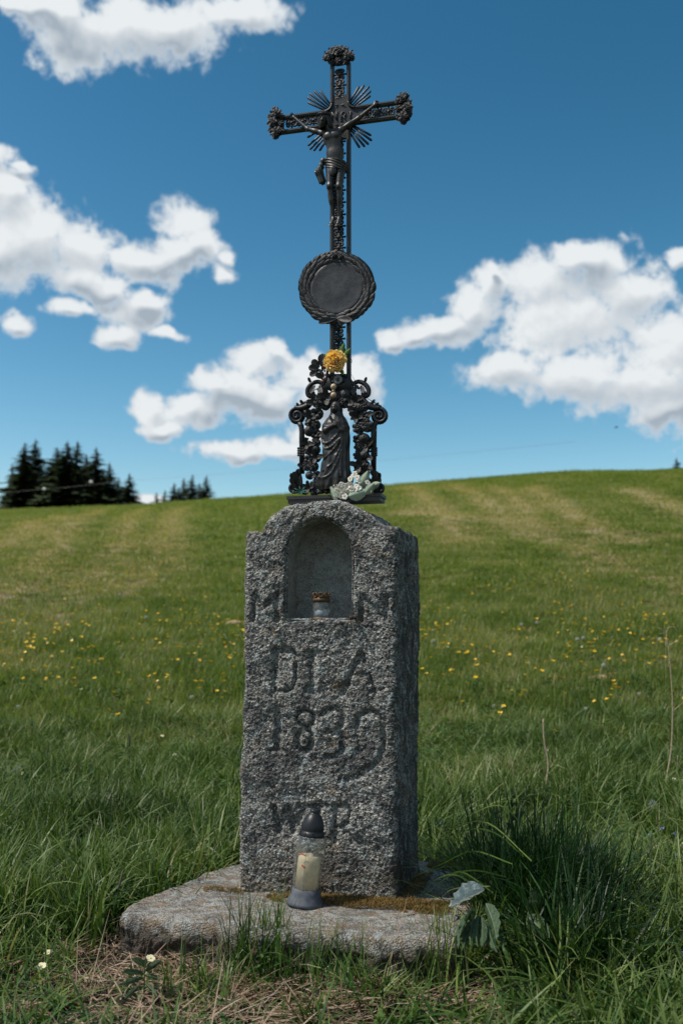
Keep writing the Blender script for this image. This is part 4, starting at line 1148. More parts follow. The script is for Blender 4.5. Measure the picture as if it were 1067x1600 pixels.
for s in (-1, 1):
    dx = 0
    br = prt('scroll_bracket', MB().tube(qv(mirror([tuple(p) for p in catmull([(508, 602), (498, 597), (488, 600), (481.5, 608), (481.5, 617), (487, 620), (490, 615), (486, 612)], 6)[:, :2]], s), -.003), np.interp(np.linspace(0, 1, 43), [0, .4, .8, 1], [3.2, 3.6, 3.0, 2.6]) * PXM, 8), cross)
    mb = MB()
    mb.tube(qv(mirror([tuple(p) for p in catmull([(492, 618), (487, 628), (480, 635), (470, 638), (461, 637)], 6)[:, :2]], s), -.003), np.interp(np.linspace(0, 1, 25), [0, .5, 1], [2.6, 5.4, 3.2]) * PXM, 8)
    prt('leaf_scroll', mb, br)
    mb = MB(); cx = 464.5 if s < 0 else 592.8
    mb.tube(qv(spiral(cx, 650, 12.2, 1.65, -1.5 if s < 0 else -1.5, -1 if s < 0 else 1), -.004), np.interp(np.linspace(0, 1, 30), [0, .8, 1], [2.6, 2.0, 3.2]) * PXM, 8)
    c = Q(cx, 650) - BASE; mb.ell((c.x, .002, c.z), (12.6 * PXM, .006, 12.6 * PXM), nu=24, nv=8)
    prt('volute', mb, br)
    xo = 0 if s < 0 else 1
    # column
    colx = [(464 + 4, 661), (471, 666), (472, 674), (472, 740)] if s < 0 else [(589, 659), (585, 664), (583.6, 672), (583.6, 742)]
    mb = MB(); cp = qv(colx, -.001); mb.tube(cp, 4.1 * PXM, 10)
    mb.tube([(p[0] - .9 * PXM, p[1] - 3.3 * PXM, p[2]) for p in cp], .9 * PXM, 6)
    colo = prt('column', mb, cross)
    cxx = colx[-1][0]
    mb = MB()
    for r in range(4):
        for q in range(3):
            p = Q(cxx + (q - 1) * 3.4 + (-1.5 if s < 0 else 1.5), 701 + r * 3.6) - BASE; mb.ell((p.x, -.006, p.z), 1.9 * PXM, nu=8, nv=6)
    prt('collar', mb, colo)
    # foot ornament
    fx = 459.5 if s < 0 else 593.5
    mb = MB(); mb.tube(qv(spiral(fx, 764, 7.2, 1.4, -2.4, -1 if s < 0 else 1), -.006), np.interp(np.linspace(0, 1, 30), [0, 1], [2.8, 1.8]) * PXM, 8)
    p = Q(fx, 764) - BASE; mb.ell((p.x, 0, p.z), (6.8 * PXM, .007, 7.4 * PXM)); p = Q(fx + (6 if s < 0 else -6), 754) - BASE; mb.ell((p.x, 0, p.z), (7.5 * PXM, .007, 17 * PXM)); fo = prt('foot_ornament', mb, cross)
    for lx, ly, l, a in ((3, 760, 12, -.45), (6, 756, 16, -.15), (7, 747, 12, .25), (8, 764, 13, .35), (2, 752, 11, -.35), (10, 772, 12, .8), (5, 770, 12, -.2)):
        put('leaf', LEAFW, fo, fx + (lx if s < 0 else -lx), ly, l, a * (1 if s < 0 else -1), -.009, -.05, 1.15)
    # buds, drop leaves on the scrolls
    for (x, y, l, a) in ((500, 603, 15, 2.9), (493, 603, 13, -2.7), (487, 600, 9, -.4), (476, 634, 9, -.6), (469, 638, 8, -.5), (488, 634, 16, .5), (484, 622, 10, 0.3), (480, 645, 12, 1.9)):
        put('leaf', LEAFW, br, x if s < 0 else 1057.2 - x, y, l, a * (1 if s < 0 else -1), -.004, -.1, .9)
    for (x, y) in ((476, 630), (470, 634)): put('bud', FRUIT, br, x if s < 0 else 1057.2 - x, y, 2.6, 0, -.003)
    # ties between column and garland
    for y in (684, 704, 728):
        mb = MB().tube(qv([(474, y), (482, y + 2)] if s < 0 else [(575, y + 2), (582, y)]), 1.6 * PXM, 6); prt('tie', mb, colo)
# acanthus spray at the upper left, its fellow on the right is lost
mb = MB(); mb.tube(qv([tuple(p) for p in catmull([(510, 598), (505, 592), (504, 584), (499, 579), (493, 582), (495, 587), (499, 585)], 6)[:, :2]], -.004), np.interp(np.linspace(0, 1, 37), [0, 1], [2.8, 1.8]) * PXM, 8)
sp = prt('acanthus_spray', mb, cross)
for x, y, l, a, tl_ in ((504, 574, 15, .12, -.3), (500, 575, 12, -.75, -.2), (499, 578, 12, -1.35, -.2), (498, 581, 11, -2.1, -.2), (504, 580, 10, .8, 0), (506, 592, 10, -1.0, 0)):
    put('leaf', LEAFW, sp, x, y, l * 1.12, a, -.007, tl_, 1.35)
# garlands
GL = [(340,1160,38),(285,1185,35),(355,1085,35),(290,1085,32),(320,1010,42),(268,1010,35),(345,935,38),(285,950,38),(340,870,38),(280,880,32),(345,810,35),(275,825,34),(345,740,42),(290,715,42),(340,665,40),(290,650,35),(300,600,42),(352,570,50),(280,570,35),(370,480,48),(400,430,42),(440,440,50),(420,500,40),(470,480,35),(330,1225,30),(250,1215,28)]
GR = [(700,1000,48),(748,1000,42),(745,920,42),(695,920,36),(700,850,35),(762,840,37),(690,785,37),(745,780,44),(700,690,46),(770,672,50),(690,605,36),(745,595,42),(705,525,45),(745,510,37),(650,530,36),(672,472,37),(640,415,42),(590,415,48),(575,475,47),(530,430,42),(760,1065,28),(715,1065,28),(740,1130,36),(700,1180,36),(780,1180,36)]
rl = random.Random(3)
for L_ in (GL, GR):
    path = [(x, y) for x, y, r in L_]
    mb = MB()
    for x, y, r in L_:
        p = Q(430 + x * .1874, 540 + y * .1874) - BASE; mb.ell((p.x, .002, p.z), (r * .1874 * PXM, .006, r * .1874 * PXM), nu=10, nv=6)
    gb = prt('garland', mb, cross)
    for i, (x, y, r) in enumerate(L_):
        px, py, rr_ = 430 + x * .1874, 540 + y * .1874, r * .1874 * 1.14
        kind = (i * 7 + (L_ is GR) * 2) % 5
        if kind in (0, 3): put('rose', ROSE, gb, px, py, rr_, rl.uniform(0, 6), -.006)
        elif kind == 1: put('fruit', FRUIT, gb, px, py, rr_ * .92, rl.uniform(0, 6), -.006)
        elif kind == 2:
            for a in range(4): put('leaf', LEAFW, gb, px, py, rr_ * 1.35, a * 1.57 + rl.uniform(-.4, .4), -.008, .15)
        else:
            for a in range(5): put('berry', FRUIT, gb, px + math.cos(a * 1.26) * rr_ * .55, py + math.sin(a * 1.26) * rr_ * .55, rr_ * .42, 0, -.009)
        if rl.random() < .55: put('leaf', LEAFW, gb, px, py, rr_ * 1.7, rl.choice((-1.6, 1.6)) + rl.uniform(-.6, .6), -.004, 0)
# base plates
bx0, bx1 = (Q(453, 780) - BASE).x, (Q(600, 780) - BASE).x
mb = MB(); zc = (Q(527, 778) - BASE).z
mb.box(((bx0 + bx1) / 2, .0, zc), ((bx1 - bx0) / 2 - .0015, .039, 2.4 * PXM)); prt('upper_base_plate', mb, cross, smooth=False)
mb = MB(); mb.box(((bx0 + bx1) / 2, 0, zc - 5.4 * PXM), ((bx1 - bx0) / 2 - .005, .036, 2.9 * PXM)); prt('lower_base_plate', mb, cross, smooth=False)

# --- the standing saint
def S(x, y, dy=0.0): return np.array(Q(430 + x * .1874, 540 + y * .1874, dy) - BASE)
_zs = [S(520, y)[2] for y in (1215, 1180, 1120, 1050, 950, 850, 780, 720, 660, 620, 590)]
_cx = [S(x, 800)[0] for x in (480, 500, 502, 515, 524, 522, 516, 516, 516, 520, 524)]
_a = np.array([92, 132, 140, 112, 102, 104, 112, 110, 98, 76, 50]) * .1874 * PXM
_b = np.array([70, 82, 88, 82, 78, 76, 78, 78, 66, 52, 42]) * .1874 * PXM
hd2 = S(522, 540, -.020); w1 = .1874 * PXM
def saint_fn(P):
    z = P[:, 2]; o = np.argsort(_zs)
    zs = np.array(_zs)[o]; cx = np.interp(z, zs, np.array(_cx)[o]); a = np.interp(z, zs, _a[o]); b = np.interp(z, zs, _b[o])
    x = P[:, 0] - cx; y = P[:, 1] + .018
    th = np.arctan2(y / b, x / a); h = (z - zs[0]) / (zs[-1] - zs[0])
    low = np.clip(1.1 - h * 1.35, 0, 1)
    f = .07 * low * np.sin(9 * th + 5 * h) + .045 * np.sin(14 * th - 9 * h + 1) * (.3 + low)
    f += .06 * np.sin(30 * h + 3.2 * th + 1) * np.exp(-((h - .48) / .14) ** 2) * (x < .3 * a)
    f += .05 * np.sin(22 * h - 4 * th) * np.clip(h - .15, 0, 1) * (h < .8)
    d = (np.sqrt((x / a) ** 2 + (y / b) ** 2) - 1 - f) * np.minimum(a, b) * .8
    d = np.maximum(d, np.maximum(zs[0] - z, z - zs[-1] - .004))
    d = smin(d, ellip(P, hd2 + [0, .004, 2 * w1], (48 * w1, 56 * w1, 62 * w1)), 12 * w1)           # veil
    d = smin(d, rcone(P, hd2 + [0, .006, -20 * w1], S(516, 655, -.014), 44 * w1, 60 * w1), 12 * w1)
    d = np.maximum(d, -ellip(P, hd2 + [-6 * w1, -50 * w1, -4 * w1], (35 * w1, 34 * w1, 46 * w1)))   # opening of the veil
    fc = ellip(P, hd2 + [-6 * w1, -22 * w1, -4 * w1], (30 * w1, 38 * w1, 41 * w1))
    fc = smin(fc, rcone(P, hd2 + [-4 * w1, -52 * w1, 6 * w1], hd2 + [-4 * w1, -60 * w1, -10 * w1], 3 * w1, 5 * w1), 4 * w1)
    for s in (-1, 1): fc = np.maximum(fc, -ellip(P, hd2 + [(-4 + s * 11) * w1, -54 * w1, 2 * w1], (8 * w1, 6 * w1, 5 * w1)))
    d = np.minimum(d, fc)
    # arms crossed over the breast, hands
    for p0, p1, p2 in ((S(438, 690, -.018), S(452, 728, -.042), S(524, 690, -.054)), (S(598, 700, -.016), S(578, 725, -.040), S(512, 652, -.052))):
        d = smin(d, rcone(P, p0, p1, 30 * w1, 26 * w1), 12 * w1); d = smin(d, rcone(P, p1, p2, 24 * w1, 13 * w1), 7 * w1)
        dr = (p2 - p1) / np.linalg.norm(p2 - p1); up = np.array([0, 0, 1.])
        for k_ in range(4): 
            b0 = p2 + dr * 8 * w1 + up * (k_ - 1.5) * 7 * w1 + [0, -6 * w1, 0]; d = smin(d, rcone(P, b0, b0 + dr * 26 * w1 + up * (k_ - 1.5) * 2 * w1, 4.5 * w1, 3.2 * w1), 2.2 * w1)
        b0 = p2 + up * 12 * w1 + [0, -6 * w1, 0]; d = smin(d, rcone(P, b0, b0 + dr * 10 * w1 + up * 12 * w1, 4.5 * w1, 3.4 * w1), 2.5 * w1)
    # swags of the mantle
    for pts_ in (((412, 800), (440, 835), (490, 825), (545, 770), (560, 720)), ((420, 850), (450, 880), (510, 860), (565, 800)), ((430, 960), (480, 930), (540, 860), (580, 780)), ((425, 1060), (500, 1010), (560, 900), (590, 800)), ((372, 1105), (440, 1120), (500, 1085), (550, 990), (575, 900)), ((600, 700), (608, 850), (606, 1000), (612, 1100)), ((580, 760), (582, 900), (575, 1020), (580, 1110))):
        q = catmull([(x, y, 0) for x, y in pts_], 3)
        pp = []
        for x, y, _ in q:
            s = S(x, y); ax = np.interp(s[2], zs, _a[o]); bx = np.interp(s[2], zs, _b[o]); c_ = np.interp(s[2], zs, np.array(_cx)[o])
            rr_ = np.clip(1 - ((s[0] - c_) / ax) ** 2, 0.02, 1) ** .5; pp.append(np.array([s[0], -.018 - bx * rr_, s[2]]))
        for p0, p1 in zip(pp[:-1], pp[1:]): d = smin(d, rcone(P, p0, p1, 7 * w1, 7 * w1), 6 * w1)
    return d
prt('saint_statue', surface('saint_statue', saint_fn, S(350, 1220, -.062), S(665, 470, .030), .0015, M_FIG), cross)
mb = MB()
for x, y, r in ((400, 1225, 16), (440, 1222, 20), (485, 1222, 22), (530, 1225, 20), (565, 1228, 16), (420, 1205, 14), (500, 1205, 16), (375, 1232, 12)):
    p = S(x, y, -.014); mb.ell(tuple(p), (r * 1.25 * w1, .014, r * w1), nu=12, nv=8)
prt('rocky_mound', mb, cross, M_FIG)
# ------------------------------------------------------------------ flowers, beads, lanterns
def simple(name, col, rough=.5, spec=.5, var=0.0, trans=0.0, metal=0.0, bump=0.0, scale=200):
    m, k, b = material(name); P = k.n('ShaderNodeTexCoord').outputs['Object']
    n = k.noise(P, scale, 4, .6); c = k.mix(k.ss(n, .3, .7), tuple(q * (1 - var) for q in col), tuple(min(q * (1 + var), 1) for q in col))
    k.put(b.inputs['Base Color'], c); b.inputs['Roughness'].default_value = rough; b.inputs['Specular IOR Level'].default_value = spec; b.inputs['Metallic'].default_value = metal
    if bump: k.put(b.inputs['Normal'], k.bump(n, bump, .001))
    if trans:
        tr = k.n('ShaderNodeBsdfTranslucent'); k.put(tr.inputs[0], c); ms = k.n('ShaderNodeMixShader'); ms.inputs[0].default_value = trans
        L = m.node_tree.links.new; L(b.outputs[0], ms.inputs[1]); L(tr.outputs[0], ms.inputs[2]); L(ms.outputs[0], m.node_tree.nodes['Material Output'].inputs[0])
    return m
M_YEL = leafmat('yellow_petal', [(0, (.80, .27, .03)), (.5, (.90, .43, .08)), (1, (.95, .66, .26))], .5, .3, .4, False, (.97, .80, .40))
M_GLF = simple('artificial_green_leaf', (.09, .19, .035), .5, .4, .3, .3)
M_WHT = simple('white_cloth_petal', (.74, .72, .64), .6, .3, .12, .2, scale=60)
M_PALE = simple('faded_green_cloth_leaf', (.30, .37, .28), .7, .2, .3, .15, bump=.4, scale=90)
M_STEM = simple('brown_stem', (.16, .11, .05), .8, .2, .3)
M_BEAD = simple('wooden_bead', (.42, .31, .20), .42, .5, .25); M_MED = simple('grey_medal', (.17, .17, .17), .5, .5, .3, metal=.3)
M_THR = simple('thread', (.10, .09, .07), .8, .2); M_RED = simple('red_bead', (.35, .09, .04), .4, .5, .2)
M_TEAL = simple('green_plastic', (.03, .15, .12), .35, .5, .2)
def sub(e, p): return tuple(np.array(p) - np.array(MFI @ e.matrix_world.translation))

# chrysanthemum tied to the shaft
fb = Q(526.5, 567, -.022)
chry = thing('yellow_chrysanthemum', 'yellow orange artificial chrysanthemum tied to the shaft below the medallion', 'artificial flower', fb)
mb = MB(); rr_ = random.Random(8)
for i in range(170):
    ph = i * 2.39996; c_ = 1 - (i + .5) / 170 * 1.28; el = math.asin(max(-1, min(1, c_)))
    d = np.array([math.cos(el) * math.cos(ph), -math.sin(el), math.cos(el) * math.sin(ph)])
    L_ = (17.5 - 3 * abs(c_)) * PXM * rr_.uniform(.72, 1.06); w_ = L_ * .22
    s_ = np.cross(d, [0, 1, .3]); s_ /= np.linalg.norm(s_); n_ = np.cross(s_, d)
    V = []
    for t, wv in ((.35, .6), (.65, 1), (.88, 1), (1.0, .45)):
        ce = d * L_ * t - n_ * L_ * .25 * t * t * (.5 + abs(c_)); 
        if t > .8: ce = ce + np.array([0, -.0008, 0])
        for q in (-1, 0, 1): V.append(ce + s_ * w_ * wv * q + n_ * abs(q) * w_ * .5)
    mb.add(V, grid_faces(4, 3), rnd=rr_.random(), tt=np.repeat([.2, .5, .8, 1], 3))
ob('petals', mb.me('petals', M_YEL), chry); 
LFG = leaf_me('leaf', M_GLF, .5, .2, .2, .02, 9, .18)
for x, y, l, a, dy in ((531, 562, 24, .35, .012), (536, 562, 19, .75, .010), (520, 562, 14, -1.1, .010), (533, 578, 12, 2.6, .008)):
    ob('leaf', LFG, chry, mw=Matrix.Translation(Q(x, y, -.022 + dy) - fb) @ Matrix.Rotation(a, 4, 'Y') @ Matrix.Scale(l * PXM, 4))
mb = MB().tube([tuple(Q(x, y, -.006) - fb) for x, y in catmull([(543, 568), (548, 569), (550.5, 565), (548, 560), (544, 562)], 5)[:, :2]], .0007, 5)
ob('wire_loop', mb.me('wire_loop', M_THR), chry)

# beads and medal hanging in front of the arch
rb = Q(526, 585, -.022)
ros = thing('hanging_beads', 'pair of tan beads and a round grey medal hanging under the yellow flower', 'beads', rb)
def s2(mb_, name, mat, par=ros): return ob(name, mb_.me(name, mat), par)
s2(MB().tube([tuple(Q(525, 584, -.020) - rb), tuple(Q(524.5, 600, -.022) - rb), tuple(Q(524, 624, -.022) - rb)], .0006, 5), 'thread', M_THR)
for y in (607, 620): p = Q(524, y, -.022) - rb; s2(MB().ell(tuple(p), (4.5 * PXM,) * 3, nu=16, nv=12), 'bead', M_BEAD)
p = Q(524, 613.5, -.022) - rb; s2(MB().lathe([(0, -.004), (.0045, -.004), (.0052, 0), (.0045, .004), (0, .004)], 14, tuple(p)), 'spacer', M_BEAD)
mb = MB().lathe([(0, -.002), (.0045, -.0022), (.0048, -.0012), (.0105, -.0012), (.0115, -.0026), (.0138, -.0024), (.0142, 0), (0, 0)], 30)
V = np.concatenate(mb.V)[:, [0, 2, 1]]; mb.V = [V + np.array(Q(530, 595, -.014) - rb)]; mb.F = {4: [f[:, ::-1] for f in mb.F[4]]}
md_ = s2(mb, 'medal', M_MED)
mb = MB(); c = Q(530, 595, -.0175) - rb
mb.tube([tuple(c + Vector((.004 * math.cos(t), 0, .0052 * math.sin(t)))) for t in np.linspace(0, 6.28, 14, endpoint=False)], .0008, 5, closed=True); mb.box(tuple(c), (.0008, .0006, .004)); mb.box(tuple(c + Vector((0, 0, .001))), (.0028, .0006, .0008))
ob('medal_relief', mb.me('medal_relief', M_IRON), md_)
for i, (x, y) in enumerate(((508, 568), (509, 575), (510, 582), (511, 588), (509, 594), (506.5, 598))): s2(MB().ell(tuple(Q(x, y, -.020) - rb), 1.9 * PXM, nu=8, nv=6), 'small_bead', M_RED if i % 2 else M_MED)
s2(MB().tube([tuple(Q(x, y, -.019) - rb) for x, y in ((514, 562), (508, 568), (509, 575), (510, 582), (511, 588), (509, 594), (506, 599))], .0005, 4), 'thread', M_THR)

# white cloth flowers and pale leaves on the base plate
wb = Q(555, 772, -.045)
bun = thing('white_flower_bunch', 'bunch of faded white cloth flowers and pale green leaves at the saint statue', 'artificial flowers', wb)
def blossom_me(mat, nP=5):
    mb = MB()
    for i in range(nP):
        a = i * 2 * math.pi / nP; V = []
        for t, wv in ((0.1, .12), (.5, .42), (.85, .40), (1.0, .12)):
            for q in (-1, 0, 1): V.append([t, -.25 * math.sin(t * 2.6) + .12 * abs(q), wv * q])
        V = np.array(V); c_, s_ = math.cos(a), math.sin(a); V = np.stack([V[:, 0] * c_ - V[:, 2] * s_, V[:, 1], V[:, 0] * s_ + V[:, 2] * c_], 1); mb.add(V, grid_faces(4, 3))
    return mb.me('blossom', mat)
BLM = blossom_me(M_WHT); CEN = MB().ell((0, -.2, 0), (.2, .15, .2), nu=6, nv=4).me('flower_centre', simple('ochre_centre', (.45, .30, .06), .7))
rr_ = random.Random(12)
spots = [(rr_.gauss(549, 9.5), rr_.gauss(765, 5), rr_.uniform(-.012, .004)) for _ in range(30)] + [(558, 747, 0), (564, 750, -.003), (553, 752, 0), (567, 756, -.004), (584, 764, -.005), (586, 770, -.006), (580, 758, -.004), (560, 744, 0), (532, 781, -.012), (539, 779, -.012), (546, 780, -.012)]
for x, y, dy in spots:
    y = min(y, 782); M = Matrix.Translation(Q(x, y, -.045 + dy) - wb) @ Euler((rr_.uniform(-.7, .7), rr_.uniform(0, 6), rr_.uniform(-.8, .8))).to_matrix().to_4x4() @ Matrix.Scale(rr_.uniform(3.8, 5.0) * PXM, 4)
    bo = ob('blossom', BLM, bun, mw=M); ob('flower_centre', CEN, bo)
PLF = leaf_me('leaf', M_PALE, .62, .35, .3, .02, 11, .05)
for x, y, l, a, dy, rx in ((566, 764, 26, .45, .012, -.3), (553, 780, 29, 1.25, -.018, -.5), (536, 776, 18, -.9, -.006, -.3), (534, 783, 21, -.5, -.012, -.4), (575, 775, 22, .9, -.004, .2), (583, 764, 17, 1.3, .002, .1)):
    ob('cloth_leaf', PLF, bun, mw=Matrix.Translation(Q(x, y, -.045 + dy) - wb) @ Matrix.Rotation(a, 4, 'Y') @ Matrix.Rotation(rx, 4, 'X') @ Matrix.Scale(l * PXM, 4))
mb = MB()
for i in range(14): mb.tube([tuple(Q(572, 776, -.045) - wb), tuple(Q(rr_.uniform(558, 568), rr_.uniform(768, 776), -.045) - wb), tuple(Q(rr_.uniform(534, 560), rr_.uniform(758, 776), -.048) - wb)], .0009, 4)
ob('stems', mb.me('stems', M_STEM), bun)
# little green plastic sprig
gb_ = Q(475, 770, -.030)
sg = thing('green_plastic_sprig', 'tiny spiky green plastic sprig caught on the foot of the left arch column', 'plastic sprig', gb_)
for i in range(8):
    a = i * .8 + .2; l = rr_.uniform(8, 13); e_ = (math.cos(a) * l, math.sin(a) * l * .7)
    ob('spike', MB().tube([(0, 0, 0), tuple(Q(475 + e_[0] * .5, 770 - e_[1] * .5, -.034) - gb_), tuple(Q(475 + e_[0], 770 - e_[1], -.038 + .01 * math.sin(i)) - gb_)], [.0012, .0016, .0004], 5).me('spike', M_TEAL), sg)

# ---- grave light on the slab
def glass(name, col=(.93, .95, .94), rough=.08, alpha=.0):
    m, k, b = material(name); t = m.node_tree
    tr = k.n('ShaderNodeBsdfTransparent'); tr.inputs[0].default_value = rgba(col)
    gl = k.n('ShaderNodeBsdfGlossy'); gl.inputs['Roughness'].default_value = rough
    df = k.n('ShaderNodeBsdfDiffuse'); df.inputs[0].default_value = (.55, .53, .48, 1)
    lw_ = k.n('ShaderNodeLayerWeight'); lw_.inputs[0].default_value = .35
    P = k.n('ShaderNodeTexCoord').outputs['Object']
    m1 = k.n('ShaderNodeMixShader'); k.put(m1.inputs[0], k.math('MULTIPLY_ADD', k.ss(k.noise(P, 50, 4, .7), .35, .75), .10, alpha))
    m2 = k.n('ShaderNodeMixShader'); k.put(m2.inputs[0], k.math('MULTIPLY_ADD', lw_.outputs['Fresnel'], .4, .02))
    t.links.new(tr.outputs[0], m1.inputs[1]); t.links.new(df.outputs[0], m1.inputs[2]); t.links.new(m1.outputs[0], m2.inputs[1]); t.links.new(gl.outputs[0], m2.inputs[2]); t.links.new(m2.outputs[0], t.nodes['Material Output'].inputs[0])
    return m
M_GLASS = glass('dusty_glass', alpha=.05); M_GL2 = glass('clear_glass', (.80, .86, .90), .1, .04)
M_PLB = simple('black_plastic', (.012, .013, .016), .42, .35, .3); M_PLG = simple('faded_grey_plastic', (.075, .082, .098), .6, .3, .25, scale=60)
M_WAX = simple('candle_wax', (.80, .66, .45), .5, .4, .12, .2, scale=70); M_LBL = simple('red_print', (.45, .06, .03), .5)
o_, d_ = ray(476, 1415); t_ = (ZS - o_.z) / d_.z; gp = MFI @ (o_ + d_ * t_)
kk = 1 / (FPX / (o_ + d_ * t_).y)            # metres per pixel there
gl = thing('grave_candle', 'tall clear glass grave candle with black domed lid leaning on the slab', 'grave candle', (gp.x, gp.y, .001))
gl.matrix_world = MF @ Matrix.Translation((gp.x, gp.y, .001)) @ Matrix.Rotation(R(5.5), 4, 'Y') @ Matrix.Rotation(R(-3), 4, 'X')
z = lambda py: float(np.interp(-py, [-1417, -1387, -1310, -1255.5], [0, 24.5, 99, 140])) * kk
s3_ = lambda nm, mb_, mat, par=gl, sm_=True: ob(nm, mb_.me(nm, mat, sm_), par)
s3_('plastic_base', MB().lathe([(0, 0), (27 * kk, 0), (28 * kk, z(1413)), (27 * kk, z(1410)), (24.5 * kk, z(1404)), (22 * kk, z(1396)), (21.5 * kk, z(1388)), (20 * kk, z(1387)), (0, z(1387))], 40), M_PLG)
bd = MB()
def octo(r, n=8, rnd=.0):  return r
prof = [(20.5, 1389), (21.5, 1385), (22.6, 1370), (23.2, 1345), (23.0, 1325), (21.5, 1314), (18.5, 1310)]
a = np.arange(64) * 2 * math.pi / 64; fl_ = 1 / np.cos(((a + math.pi / 6) % (math.pi / 3)) - math.pi / 6) ; fl_ = fl_ / fl_.max()
Vg = np.stack([np.stack([np.cos(a) * r * kk * fl_, np.sin(a) * r * kk * fl_, np.full(64, z(py))], -1) for r, py in prof], 1).reshape(-1, 3)
bd.add(Vg, grid_faces(64, len(prof), True)); bo_ = s3_('glass_body', bd, M_GLASS)
s3_('rim', MB().lathe([(17.5 * kk, z(1312)), (19.5 * kk, z(1312)), (19.5 * kk, z(1308)), (17.5 * kk, z(1308))], 40), M_GL2, bo_)
s3_('wax_candle', MB().lathe([(0, z(1388)), (17.5 * kk, z(1388)), (17.5 * kk, z(1345)), (16.5 * kk, z(1338)), (14 * kk, z(1337)), (5 * kk, z(1341)), (0, z(1341))], 32), M_WAX)
mb = MB()
for i in range(6):
    a_ = math.pi / 6 + i * math.pi / 3; mb.tube([(math.cos(a_) * r * kk * 1.0, math.sin(a_) * r * kk * 1.0, z(py)) for r, py in ((20.3, 1388), (22.4, 1370), (23.0, 1345), (22.8, 1325), (20.4, 1314))], .0009, 5)
s3_('glass_edge', mb, M_GL2, bo_)['kind'] = 'stuff'
mb = MB(); p0 = (-6 * kk, -19.6 * kk)
for i, (x, y) in enumerate(((-10, 1335), (-6, 1333.5), (-2, 1335))): mb.box((x * kk, -21.6 * kk, z(y)), (2.0 * kk, .0002, .8 * kk), .3 * (i - 1))
mb.box((-3 * kk, -21.8 * kk, z(1351)), (2.5 * kk, .0002, 1.2 * kk), .5); mb.box((-0.5 * kk, -21.8 * kk, z(1353)), (1.5 * kk, .0002, 1.0 * kk), -.3)
s3_('printed_mark', mb, M_LBL, bo_, False)
lid = s3_('lid', MB().lathe([(0, z(1305)), (18.6 * kk, z(1309)), (18.9 * kk, z(1306)), (18.5 * kk, z(1300)), (17.2 * kk, z(1299)), (17.0 * kk, z(1296.5)), (17.4 * kk, z(1294)), (16.4 * kk, z(1284)), (14.2 * kk, z(1275)), (10.5 * kk, z(1267)), (8.2 * kk, z(1264)), (7.0 * kk, z(1263)), (7.0 * kk, z(1259)), (7 * kk, z(1258)), (0, z(1258))], 40), M_PLB)
mb = MB()
for i in range(10):
    a_ = i * .628; mb.box((18.7 * kk * math.cos(a_), 18.7 * kk * math.sin(a_), z(1303)), (.0009, .0009, 3 * kk))
s3_('vent_rib', mb, M_PLB, lid, False)
s3_('knob', MB().lathe([(7.6 * kk, z(1260)), (7.6 * kk, z(1256.5)), (6 * kk, z(1255.5)), (0, z(1255.5))], 24), M_PLB, lid)
SCL = (1417 - 1289) / (1417 - 1255.5) * 1.0

# ---- glass votive in the niche
p_n = loc_at(502, 967, .045); k2 = kk * (2.83 / (o_ + d_ * t_).y)
vo = thing('niche_candle_jar', 'small round glass votive jar with rusty pierced crown cap in the niche', 'candle jar', (p_n.x, .045, nb + .0015))
s4 = lambda nm, mb_, mat, par=vo, sm_=True: ob(nm, mb_.me(nm, mat, sm_), par)
H = lambda py: (968 - py) * k2
M_CAP = simple('tarnished_brass', (.11, .065, .035), .6, .4, .4, metal=.5, bump=.5, scale=300)
s4('brass_foot', MB().lathe([(0, 0), (13.5 * k2, 0), (13.8 * k2, 1.5 * k2), (12.8 * k2, 3.6 * k2), (0, 3.8 * k2)], 30), M_CAP)
s4('glass_jar', MB().lathe([(12.5 * k2, H(964)), (13.8 * k2, H(957)), (14 * k2, H(950)), (13 * k2, H(943)), (11 * k2, H(940)), (11.6 * k2, H(938))], 36), M_GL2)
s4('wax', MB().lathe([(0, H(964)), (10.5 * k2, H(964)), (10 * k2, H(956)), (6 * k2, H(953)), (0, H(954))], 24), simple('white_wax', (.40, .44, .48), .5, .4, .1))
cap = s4('crown_cap', MB().lathe([(10.5 * k2, H(940)), (13.6 * k2, H(940.5)), (14.0 * k2, H(936)), (13.0 * k2, H(935)), (13.0 * k2, H(933)), (12.6 * k2, H(933)), (12.6 * k2, H(938)), (10.5 * k2, H(939))], 36), M_CAP)
mb = MB()
for i in range(9):
    a_ = i * 2 * math.pi / 9; c_ = np.array([13.2 * math.cos(a_), 13.2 * math.sin(a_)]); tg = np.array([-math.sin(a_), math.cos(a_)])
    mb.tube([(k2 * (c_[0] + tg[0] * 3.3 * math.cos(t)), k2 * (c_[1] + tg[1] * 3.3 * math.cos(t)), H(929.5) + 3.3 * k2 * math.sin(t)) for t in np.linspace(0, 6.28, 14, endpoint=False)], 1.15 * k2, 5, closed=True)
s4('pierced_ring', mb, M_CAP, cap)

# nail and iron stain by the niche, hole above
M_RUST = simple('rust', (.075, .035, .02), .8, .3, .4, metal=.2, bump=.8, scale=400)
q0 = loc_at(556, 966, 0); mb = MB()
mb.tube([(q0.x, .012, q0.z), (q0.x - .002, -.012, q0.z), (q0.x - .006, -.027, q0.z + .001)], [.0042, .0038, .0040], 8)
mb.ell((q0.x - .007, -.029, q0.z + .001), (.0062, .004, .0055), nu=10, nv=6)
ob('iron_nail', mb.me('iron_nail', M_RUST), pil)
q0 = loc_at(491, 805, 0); mb = MB(); mb.ell((q0.x, .004, q0.z), (.0055, .006, .005), nu=14, nv=8)
ob('plug_hole_stand_in', mb.me('plug_hole_stand_in', simple('hole_shade', (.006, .006, .006), .9)), pil)  # black ellipsoid, the shade inside the hole put into its colour
q0 = loc_at(440, 955, 0); mb = MB(); mb.ell((q0.x, .004, q0.z), (.005, .006, .004), nu=14, nv=8)
